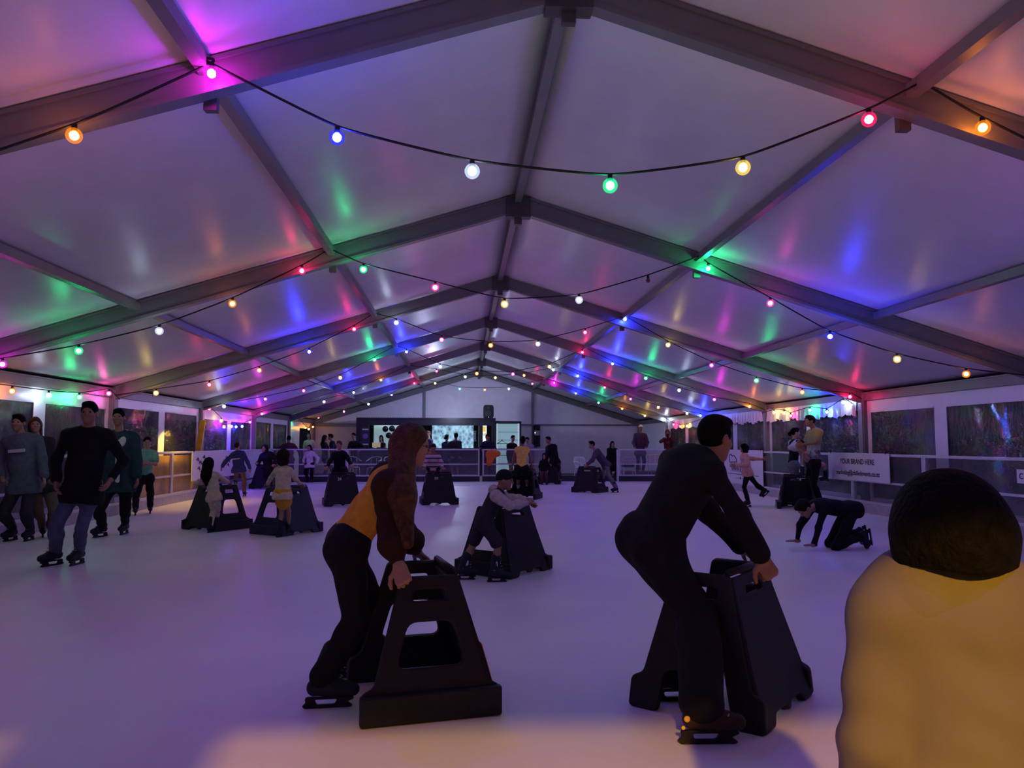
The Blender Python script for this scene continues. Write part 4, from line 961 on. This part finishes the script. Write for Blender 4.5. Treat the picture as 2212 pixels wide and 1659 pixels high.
HR = dict(black=mat('hair_black', (.004, .0035, .004), .75, spec=.06, var=.5, nscale=40, bump=.5, bscale=90), brown=mat('hair_brown', (.075, .03, .017), .6, spec=.15, var=.5, nscale=30, bump=.5, bscale=70), dbrown=mat('hair_dark_brown', (.012, .007, .006), .7, spec=.1, var=.4, nscale=40), auburn=mat('hair_auburn', (.09, .035, .02), .5, var=.4, nscale=40))
def stripes(name, cols, period, axis=2):
    m = bpy.data.materials.new(name); m.use_nodes = True; nt = m.node_tree; b = nt.nodes['Principled BSDF']; b.inputs['Roughness'].default_value = .85; L = nt.links.new
    tc = nt.nodes.new('ShaderNodeTexCoord'); sp = nt.nodes.new('ShaderNodeSeparateXYZ'); L(tc.outputs['Object'], sp.inputs[0])
    d = nt.nodes.new('ShaderNodeMath'); d.operation = 'DIVIDE'; d.inputs[1].default_value = period; L(sp.outputs[axis], d.inputs[0])
    f = nt.nodes.new('ShaderNodeMath'); f.operation = 'FRACT'; L(d.outputs[0], f.inputs[0])
    r = nt.nodes.new('ShaderNodeValToRGB'); r.color_ramp.interpolation = 'CONSTANT'; L(f.outputs[0], r.inputs['Fac']); n = len(cols)
    r.color_ramp.elements[0].color = (*cols[0], 1); r.color_ramp.elements[1].position = 1/n; r.color_ramp.elements[1].color = (*cols[1], 1)
    for i in range(2, n): e = r.color_ramp.elements.new(i/n); e.color = (*cols[i], 1)
    L(r.outputs['Color'], b.inputs['Base Color']); return m
def patches(name, cols, scale):
    m = bpy.data.materials.new(name); m.use_nodes = True; nt = m.node_tree; b = nt.nodes['Principled BSDF']; b.inputs['Roughness'].default_value = .8; L = nt.links.new
    tc = nt.nodes.new('ShaderNodeTexCoord'); n_ = nt.nodes.new('ShaderNodeTexNoise'); n_.inputs['Scale'].default_value = scale; n_.inputs['Detail'].default_value = 3; n_.inputs['Distortion'].default_value = 1.2
    L(tc.outputs['Object'], n_.inputs['Vector']); sp = nt.nodes.new('ShaderNodeSeparateXYZ'); L(tc.outputs['Object'], sp.inputs[0])
    a = nt.nodes.new('ShaderNodeMath'); a.operation = 'MULTIPLY_ADD'; a.inputs[1].default_value = -1.1; a.inputs[2].default_value = 1.55; L(sp.outputs[2], a.inputs[0])
    c = nt.nodes.new('ShaderNodeMath'); c.operation = 'MULTIPLY_ADD'; c.inputs[1].default_value = .9; L(n_.outputs['Fac'], c.inputs[0]); L(a.outputs[0], c.inputs[2])
    r = nt.nodes.new('ShaderNodeValToRGB'); L(c.outputs[0], r.inputs['Fac']); k = len(cols)
    r.color_ramp.elements[0].position = .3; r.color_ramp.elements[0].color = (*cols[0], 1); r.color_ramp.elements[1].position = .95; r.color_ramp.elements[1].color = (*cols[-1], 1)
    for i in range(1, k-1): e = r.color_ramp.elements.new(.3+.65*i/(k-1)); e.color = (*cols[i], 1)
    L(r.outputs['Color'], b.inputs['Base Color']); return m

aid('black skating aid with a window side, pushed by the woman in the mustard vest', -.96, 4.23, 77, .98, sticker=True)
aid('black skating aid pushed by the crouching man in black', .66, 4.10, 131, 1.0, arch='arch')
aid('black skating aid around the small girl with long hair', -4.66, 12.62, 214, 1.0)
aid('navy skating aid pushed by the child in the cream jacket', -3.42, 11.98, 125, 1.0, m=BLUEBLK)
aid('black skating aid under the crouching child with the pale hood', -.29, 8.27, 128, 1.0)
aid('black skating aid in front of the woman in the yellow vest', .78, 19.0, 20, 1.0)
aid('black skating aid numbered 50 with the striped jumper child', -1.28, 17.5, 172, 1.0, number='50')
aid('black skating aid numbered 24 with the boy in black', -3.4, 17.2, 166, 1.0, number='24')
aid('black skating aid pushed by the bending child in grey trousers', 2.85, 21.5, 215, 1.0)
aid('black skating aid below the man in the long black coat', 2.2, 26.0, 190, .98)
aid('black skating aid with the dark coated skater on the left', -6.62, 23.6, 200, 1.0)
aid('black skating aid under the man in the patterned shirt', 6.38, 15.95, 20, .98)

# --- woman leaning over her aid
p = person('person in mustard vest with long brown hair leaning on an aid', 1.70, 78, 4.2, (752, 1172), (850, 1030), (888, 962, -.02), hR=(862, 1222, -.38), hL=(900, 1192, .38), fR=(708, 1528), fL=(772, 1462), sex='f', sk='mid',
       top=('vest', K['mustard']), bot=('flared', K['black']), hair=('long', HR['brown']), hairto=(880, 1172, -.36), hpitch=12, poseR='fist', poseL='grip', toeR=85, toeL=80, res=.0062, legfit=1.035, elbR=(838, 1138, -.26), elbL=(880, 1150, .26))
def sleeves(p, m, puff=.03, end=.88):
    s = p['s']
    for nm, sh, el, wr in (('sleeve', p['sR'], p['eR'], p['wR']), ('sleeve', p['sL'], p['eL'], p['wL'])):
        S = Sdf(); S.cone(sh, sh+(el-sh)*.45, .078*s+puff, .06*s+puff*.6, .04); S.cone(sh+(el-sh)*.4, el, .055*s, .052*s, .04); S.cone(el, el+(wr-el)*.45, .052*s, .055*s+puff*.7, .04); S.cone(el+(wr-el)*.45, el+(wr-el)*end, .055*s+puff*.7, .036*s, .03)
        V, Q = S.mesh(.009); np_mesh(nm, V, Q, m, p['root'], p['org'])
sleeves(p, K['brown'], .028)
S = Sdf(); S.cone(p['hd'](-.03, .06, .01), p['hd'](.03, .06, .01), .002, .002, .003)
mb = MB()
for g_ in (1, -1):
    c = p['hd'](g_*.033, .104, .008)-p['org']; ax = p['hax']
    mb.tube([c+ax[0]*.026*math.cos(a*.628)+ax[2]*.02*math.sin(a*.628) for a in range(11)], .002, 5); mb.tube([c+ax[0]*g_*.026, p['hd'](g_*.076, .0, .015)-p['org']], .002, 5)
mb.build('glasses', INK, p['root'], True)

# --- man in black over his aid
p = person('person all in black bending far forward over a skating aid', 1.84, 72, 4.15, (1408, 1170), (1502, 998), (1545, 948, .0), hR=(1645, 1205, -.38), hL=(1625, 1212, .20), fR=(1530, 1606), fL=(1462, 1512), sex='m', sk='tan',
       top=('jumper', K['black']), bot=('baggy', K['black']), hem=.02, hair=('short', HR['black']), hyaw=58, hpitch=8, poseR='fist', poseL='grip', toeR=92, toeL=88, res=.0062, wide=1.04, elbR=(1592, 1110, -.33), kneeR=(1505, 1330, -.34), kneeL=(1490, 1310, .12),
       bootm=mat('skate_brown', (.03, .016, .011), .5, spec=.2))
for q_, r_ in (((1484, 1553), .014), ((1476, 1572), .009)):
    c = P(q_[0], q_[1], 3.41)-p['org']; mb = MB().lathe([(r_, 0), (r_, .004), (r_*.6, .008)], k=12); o = mb.build('reflector', mat('reflector_yellow', (.9, .55, .05), .25), p['root'], True); o.matrix_local = frame(tuple(c), (1, 0, 0), (0, 0, 1))

# --- child in front of the camera
p = person('person seen from behind with black hair and a thick khaki jacket, nearest the camera', 1.38, 6, 1.30, (2100, 1700), (2068, 1275), (2046, 1163), hR=(2420, 1840, .05), hL=(1860, 1790, .1), sex='k', sk='mid', top=('jacket', K['khaki']), bot=('trousers', K['dark']), hair=('bob', HR['black']), hcut=(2046, 1226, 1.25),
       hyaw=10, hpitch=2, res=.0085, wide=1.0, hs=.93, elbL=(1885, 1600, .02), elbR=(2300, 1600, -.02))
S = Sdf(); s = p['s']; nk = p['neck']; c0 = P(2046, 1262, 1.31); tr = p['tr']; S.cone(c0+tr*.045, c0-tr*.045, .062, .062, .03, (p['tf'], 1.3)); S.cone(c0+tr*.06-UPZ*.03, c0-tr*.06-UPZ*.03, .075, .075, .04, (p['tf'], 1.2)); S.cone(c0+tr*.06-UPZ*.03, p['sR'], .07, .06, .05); S.cone(c0-tr*.06-UPZ*.03, p['sL'], .07, .06, .05); S.rem(c0+UPZ*.075, np.eye(3), np.array([.075, .085, .06]), .01)
V, Q = S.mesh(.007); np_mesh('collar', V, Q, K['khaki'], p['root'], p['org'])

# --- left side skaters
p = person('person in black jumper and blue jeans gliding towards the camera on the left', 1.86, 172, 8.75, (178, 1062), (192, 932), (193, 893), hR=(122, 1040, -.1), hL=(240, 1035, -.05), fR=(112, 1222), fL=(166, 1220), sex='m', sk='tan', top=('jumper', K['black']), bot=('trousers', K['jeans']), hair=('short', HR['black']), toeR=205, toeL=185, wide=1.08)
p = person('person in grey blue hoodie with pale chest print at the left edge', 1.80, 176, 11.1, (52, 1048), (48, 945), (40, 914), hR=(5, 1030, -.1), hL=(95, 1030, -.1), fR=(22, 1168), fL=(62, 1168), sex='m', sk='tan', top=('hoodie', K['greyblue']), bot=('trousers', K['dark']), hair=('short', HR['black']), toeR=190, toeL=178, wide=1.05)
def chest_print(p, txt, size, up=.72, m=None, back=False, dx=.0):
    me = text_mesh(txt, size*p['s'], .0025); sg = -1 if back else 1; c = p['pel']+p['spine']*up+p['tf']*sg*(.165*p['s'])+p['tr']*dx-p['org']
    xform(me, frame(tuple(c), tuple(-p['tr']*sg), tuple(p['tu']))); link('chest_print', me, m or mat('print_white', (.5, .5, .52)), p['root'])
me = plate_mesh(rounded([(-.11, -.022), (.11, -.022), (.11, .022), (-.11, .022)], .01), [], .006, .001)
c = p['pel']+p['spine']*.72+p['tf']*.168-p['org']; xform(me, frame(tuple(c), tuple(-p['tr']), tuple(p['tu']))); link('chest_print', me, mat('print_white', (.5, .5, .52)), p['root'])
person('person in pale trousers half hidden behind the grey blue hoodie', 1.64, 150, 11.4, (90, 1050), (80, 950), (76, 918), fR=(92, 1160), fL=(110, 1162), sex='f', sk='mid', top=('jumper', K['dark']), bot=('trousers', K['tanp']), hair=('long', HR['brown']))
p = person('person in dark jacket with white fleece collar behind the tall man', 1.84, 170, 11.5, (256, 1045), (258, 940), (256, 902), hR=(222, 1035, -.1), hL=(297, 1030, -.05), fR=(216, 1160), fL=(268, 1154), sex='m', sk='tan', top=('jacket', K['teal']), bot=('trousers', K['black']), hair=('short', HR['black']), toeR=200, toeL=180)
S = Sdf(); s = p['s']; nk = p['neck']; FL = cloth('fleece', (.6, .56, .55))
S.cone(nk+p['tr']*.085*s+UPZ*.02*s, nk+p['tr']*.06*s+p['tf']*.15*s-UPZ*.12*s, .055*s, .045*s, .02); S.cone(nk-p['tr']*.085*s+UPZ*.02*s, nk-p['tr']*.06*s+p['tf']*.15*s-UPZ*.12*s, .055*s, .045*s, .02); S.cone(nk+p['tr']*.07*s-p['tf']*.05*s, nk-p['tr']*.07*s-p['tf']*.05*s, .035*s, .035*s, .02)
S.cone(nk+p['tf']*.165*s-p['tr']*.03*s-UPZ*.1*s, p['pel']+p['tf']*.20*s-p['tr']*.03*s+UPZ*.05*s, .034*s, .030*s, .02); V, Q = S.mesh(.01); np_mesh('fleece_collar', V, Q, FL, p['root'], p['org'])
person('person in green top and black trousers with folded arms by the left barrier', 1.55, 155, 14.9, (312, 1032), (316, 975), (318, 956), hR=(308, 1003, -.3), hL=(322, 1000, -.3), fR=(292, 1113), fL=(324, 1109), sex='f', sk='mid', top=('tee', K['green']), bot=('trousers', K['black']), hair=('pony', HR['dbrown']))
person('small person with long black hair in a cream suit inside an aid', 1.08, 20, 12.0, (462, 1072), (457, 1024), (452, 1003), hR=(496, 1044, .35), hL=(436, 1046, .1), fR=(470, 1146), fL=(457, 1150), sex='k', sk='mid', top=('jumper', K['cream']), bot=('trousers', K['cream']), hair=('long', HR['black']), hs=.82, poseR='grip', poseL='grip', hairto=(446, 1046, -.05))
p = person('person in blue hoodie and tan trousers with arms spread, seen from behind', 1.46, 5, 19.8, (516, 1012), (514, 978), (512, 964), hR=(540, 1012, .1), hL=(480, 1008, .1), fR=(528, 1072), fL=(508, 1066), sex='k', sk='mid', top=('hoodie', K['blue']), bot=('trousers', K['tanp']), hair=('short', HR['dbrown']))
me = plate_mesh(rounded([(-.1, -.012), (.1, -.012), (.1, .012), (-.1, .012)], .006), [], .006, .001); c = p['pel']+p['spine']*.62-p['tf']*.155-p['org']; xform(me, frame(tuple(c), tuple(p['tr']), tuple(p['tu']))); link('back_print', me, mat('print_white', (.5, .5, .52)), p['root'])
person('person in a long dark coat bent over an aid on the left', 1.62, 200, 23.0, (580, 1012), (576, 980), (572, 969), hR=(556, 1000, -.2), hL=(592, 1003, -.3), fR=(572, 1054), fL=(590, 1054), sex='f', sk='mid', top=('coat', K['black']), bot=('trousers', K['black']), hair=('hood', K['black']), poseR='grip', poseL='grip')
person('small person in a cream jacket and mustard skirt pushing a navy aid', 1.26, 25, 11.25, (610, 1066), (612, 1012), (613, 987), hR=(650, 1047, .35), hL=(577, 1047, .4), fR=(626, 1157), fL=(606, 1160), sex='k', sk='mid', top=('jumper', K['cream']), bot=('skirt', K['mustard']), hair=('bob', HR['dbrown']), hs=.92, poseR='grip', poseL='grip')
person('person in maroon with arms stretched out behind the left end of the far barrier', 1.72, 350, 28.6, (624, 990), (624, 960), (624, 948), hR=(648, 985, .1), hL=(596, 968, .1), sex='m', sk='tan', top=('jumper', K['wine']), bot=('trousers', K['dark']), hair=('short', HR['black']), skates=False)
person('person in a pale top standing in the orange lit corner doorway', 1.66, 165, 31.0, (668, 985), (668, 953), (666, 940), sex='f', sk='mid', top=('jumper', K['cream']), bot=('trousers', K['dark']), hair=('long', HR['dbrown']), skates=False)
person('person in a white top with long black hair at the far barrier', 1.48, 195, 26.8, (669, 1004), (669, 977), (668, 967), hR=(656, 1000, -.1), hL=(684, 1002, -.1), fR=(664, 1042), fL=(674, 1042), sex='f', sk='mid', top=('jumper', K['pale']), bot=('trousers', K['black']), hair=('long', HR['black']), hairto=(677, 993, .05))
person('person with dark hair turned to a man at the far left rail', 1.66, 80, 30.0, (702, 990), (702, 958), (702, 946), sex='f', sk='mid', top=('jumper', K['dark']), bot=('trousers', K['jeans']), hair=('long', HR['dbrown']), skates=False)
person('person in navy facing left and talking at the far left rail', 1.72, 262, 30.1, (720, 988), (718, 956), (714, 944), hR=(728, 968, -.2), sex='m', sk='mid', top=('jumper', K['navy']), bot=('trousers', K['jeans']), hair=('short', HR['black']), skates=False)
person('person in dark clothes beside the left end of the bar container', 1.78, 200, 31.0, (766, 990), (766, 955), (764, 942), hR=(752, 972, -.2), hL=(778, 972, -.2), sex='m', sk='tan', top=('jumper', K['black']), bot=('trousers', K['dark']), hair=('short', HR['black']), skates=False)
person('person in black jumper with reddish hair behind aid number 24', 1.50, 190, 17.75, (734, 1014), (733, 978), (733, 962), hR=(702, 1018, -.55), hL=(762, 1012, -.55), fR=(724, 1088), fL=(745, 1088), sex='k', sk='mid', top=('jumper', K['black']), bot=('trousers', K['dark']), hair=('short', HR['auburn']), poseR='grip', poseL='grip')
STR = stripes('striped_knit', ((.02, .018, .04), (.55, .42, .46), (.55, .42, .46), (.25, .03, .04), (.55, .42, .46), (.55, .42, .46)), .20)
person('person in a striped jumper and dark beanie behind aid number 50', 1.45, 180, 18.1, (936, 1016), (936, 983), (936, 968), hR=(915, 1014, -.5), hL=(957, 1014, -.5), fR=(928, 1086), fL=(946, 1086), sex='k', sk='tan', top=('jumper', STR), bot=('trousers', K['black']), hair=('beanie', cloth('beanie_navy', (.02, .02, .035))), poseR='grip', poseL='grip')
# --- by the bar
person('person with a pink shirt collar standing in front of the patterned panel', 1.74, 230, 31.6, (927, 985), (927, 950), (925, 936), sex='f', sk='light', top=('jumper', K['violet']), bot=('trousers', K['black']), hair=('bun', HR['auburn']), skates=False)
person('person in the bar hatch with pale straps', 1.70, 190, 33.2, (824, 985), (824, 958), (823, 945), sex='f', sk='light', top=('vest', K['black']), bot=('trousers', K['black']), hair=('long', HR['black']), skates=False)
person('person in dark teal jacket at the bar, left of the pair', 1.72, 35, 31.0, (965, 990), (965, 957), (965, 945), fR=(963, 1030), fL=(971, 1030), sex='f', sk='mid', top=('jacket', K['teal']), bot=('trousers', K['dark']), hair=('pony', HR['black']), skates=False)
person('person in dark top and grey shorts at the bar, right of the pair', 1.82, 340, 30.2, (984, 990), (984, 954), (985, 942), fR=(988, 1032), fL=(978, 1032), sex='m', sk='tan', top=('jumper', K['dark']), bot=('shorts', K['grey']), hair=('short', HR['black']), skates=False)
person('person in a dark open jacket leaning on the far barrier by the orange bag', 1.74, 180, 28.5, (1053, 990), (1053, 957), (1053, 945), hR=(1040, 972, -.4), hL=(1066, 972, -.4), sex='m', sk='tan', top=('jacket', K['navy']), bot=('trousers', K['dark']), hair=('short', HR['black']), skates=False)
person('person in black standing in front of the glowing cabinet', 1.72, 150, 30.0, (1106, 990), (1106, 960), (1108, 947), sex='m', sk='mid', top=('jumper', K['black']), bot=('trousers', K['dark']), hair=('short', HR['black']), skates=False)
person('person in grey lilac just behind the yellow vest', 1.66, 200, 29.0, (1142, 990), (1142, 962), (1139, 951), sex='f', sk='mid', top=('jumper', K['lilac']), bot=('trousers', K['dark']), hair=('short', HR['black']), skates=False)
# --- right half
person('person in a yellow vest and black shorts seen from behind at an aid', 1.58, 5, 18.65, (1127, 1012), (1128, 968), (1129, 952), hR=(1150, 1010, .25), hL=(1106, 1010, .25), fR=(1140, 1074), fL=(1120, 1074), sex='f', sk='tan', top=('vest', K['yellow']), bot=('shorts', K['black']), hair=('bun', HR['black']), poseR='grip', poseL='grip', legs='socks')
person('person in a long black coat bending down to a child at an aid', 1.78, 235, 25.9, (1200, 1000), (1190, 964), (1184, 951), hR=(1180, 995, -.3), hL=(1190, 1000, -.3), fR=(1196, 1042), fL=(1210, 1042), sex='m', sk='tan', top=('coat', K['black']), bot=('trousers', K['wine']), hair=('short', HR['black']))
person('small dark clothed person in front of the man in the long black coat', 1.1, 200, 25.3, (1176, 1013), (1175, 995), (1176, 986), sex='k', sk='mid', top=('jacket', K['black']), bot=('trousers', K['wine']), hair=('hood', K['black']))
person('person in violet jumper and grey trousers bent over an aid to the left', 1.58, 262, 21.7, (1308, 1003), (1288, 975), (1278, 961), hR=(1268, 1002, .1), hL=(1268, 1004, -.3), fR=(1297, 1056), fL=(1329, 1064), sex='k', sk='mid', top=('hoodie', K['violet']), bot=('trousers', K['gtrouser']), hair=('short', HR['black']), poseR='grip', poseL='grip', toeL=250, toeR=262)
person('person in long black coat and hair standing outside the far gap', 1.58, 170, 28.9, (1322, 1000), (1323, 970), (1323, 959), sex='f', sk='mid', top=('coat', K['black']), bot=('trousers', K['black']), hair=('long', HR['black']), skates=False)
person('person in a white cap and dark jacket on the step in the far right corner', 1.80, 185, 29.9, (1383, 976), (1383, 938), (1384, 924), hR=(1372, 966, -.2), hL=(1396, 966, -.2), sex='m', sk='tan', top=('jacket', K['violet']), bot=('trousers', K['black']), hair=('cap', mat('cap_white', (.65, .6, .62), .7)), skates=False, floor=.26)
person('person in a red brown hood holding a phone up in the far right corner', 1.66, 195, 29.8, (1442, 978), (1442, 948), (1442, 935), hR=(1437, 946, -.3), hL=(1447, 945, -.3), sex='f', sk='mid', top=('hoodie', K['wine']), bot=('trousers', K['black']), hair=('hood', K['wine']), skates=False, floor=.26)
tag(MB().box(-.04, .04, -.006, .006, -.075, .075).build('phone', BLK, None, False, tuple(P(1442, 941, 29.38)), bevel=.004), 'dark phone held up by the person in the red brown hood', 'phone')
person('person in a pink top with dark curly hair gliding on one foot', 1.46, 275, 16.3, (1614, 1018), (1608, 984), (1607, 968), hR=(1668, 994, .3), hL=(1590, 1005, -.25), fR=(1655, 1068, .35), fL=(1613, 1095), sex='k', sk='mid', top=('jumper', K['pink']), bot=('leggings', K['black']), hair=('bob', HR['black']), hyaw=300, toeR=((-.72, .05, -.68), (-.68, 0, .72)), toeL=268, kneeR=(1637, 1050, .25))
p = person('person in black vest with white sleeves facing the man in the patterned shirt', 1.64, 95, 16.4, (1714, 1004), (1716, 953), (1718, 935), hR=(1728, 972, -.25), hL=(1738, 975, .1), fR=(1708, 1094), fL=(1722, 1091), sex='f', sk='light', top=('vest', K['black']), bot=('trousers', K['grey']), hair=('pony', HR['black']))
sleeves(p, cloth('sleeve_white', (.6, .57, .58)), .008)
p = person('tall person in a patterned yellow and blue shirt facing left on the right', 1.80, 268, 15.7, (1757, 1000), (1760, 930), (1750, 910), hR=(1728, 955, .1), hL=(1735, 960, -.3), fR=(1752, 1096), fL=(1768, 1098), sex='m', sk='tan', top=('tee', patches('tie_dye', ((.36, .28, .08), (.20, .27, .18), (.42, .45, .48), (.08, .05, .12), (.18, .26, .42)), 7.)), bot=('trousers', K['black']), hair=('short', HR['dbrown']))
person('small person in pink shorts seated on the aid between the two adults', 1.02, 290, 15.85, (1752, 1002, .1), (1742, 975, .05), (1718, 950), hR=(1722, 968, .1), hL=(1730, 975, -.2), fR=(1781, 1040, .35), fL=(1729, 1034, -.35), sex='k', sk='light', top=('tee', K['pink']), bot=('shorts', K['pink']), hair=('short', HR['black']), legs='socks', hs=.8, kneeL=(1735, 980, -.35), kneeR=(1781, 1004, .3))
person('person in black crawling on hands and knees across the ice', 1.52, 258, 9.75, (1836, 1100, .05), (1765, 1092, .0), (1738, 1098, -.05), hR=(1718, 1176, .15), hL=(1756, 1184, -.2), fR=(1872, 1152, .2), fL=(1882, 1160, -.12), sex='k', sk='mid', top=('jumper', K['black']), bot=('trousers', K['black']), hair=('short', HR['dbrown']), hpitch=55, poseR='flat', poseL='flat', elbR=(1728, 1135, .16), elbL=(1768, 1140, -.2), kneeR=(1792, 1172, .14), kneeL=(1806, 1182, -.12),
       toeR=((.12, 0, -1), (-1, 0, -.12)), toeL=((.12, 0, -1), (-1, 0, -.12)), palmR=((-1, -.15, 0), (0, 0, -1)), palmL=((-1, -.25, 0), (0, 0, -1)), hs=.94)
p = person('small person with a pale hood and sleeves crouching on an aid behind the woman', 1.36, 95, 7.75, (1046, 1122), (1076, 1064), (1090, 1037), hR=(1142, 1086, .12), hL=(1138, 1080, .42), fR=(1074, 1257), fL=(1006, 1252), sex='k', sk='tan', top=('vest', K['dark']), bot=('shorts', K['dark']), hair=('beanie', K['black']), legs='socks', poseR='grip', poseL='grip', hpitch=10, elbR=(1100, 1092, -.22), kneeR=(1076, 1178, -.1), kneeL=(1022, 1176, .08), toeR=90, toeL=90)
sleeves(p, cloth('sleeve_pale', (.5, .4, .38)), .006)
S = Sdf(); s = p['s']; S.cone(p['neck']-p['tf']*.07*s+p['tr']*.07*s, p['neck']-p['tf']*.07*s-p['tr']*.07*s, .06*s, .06*s, .03); S.cone(p['neck']-p['tf']*.04*s, p['neck']+p['tf']*.05*s+UPZ*.0, .085*s, .07*s, .03); S.rem(p['neck']+p['tu']*.08*s, np.eye(3), np.array([.07, .07, .075])*s, .01)
V, Q = S.mesh(.009); np_mesh('hood', V, Q, cloth('hood_pale', (.5, .38, .36)), p['root'], p['org'])
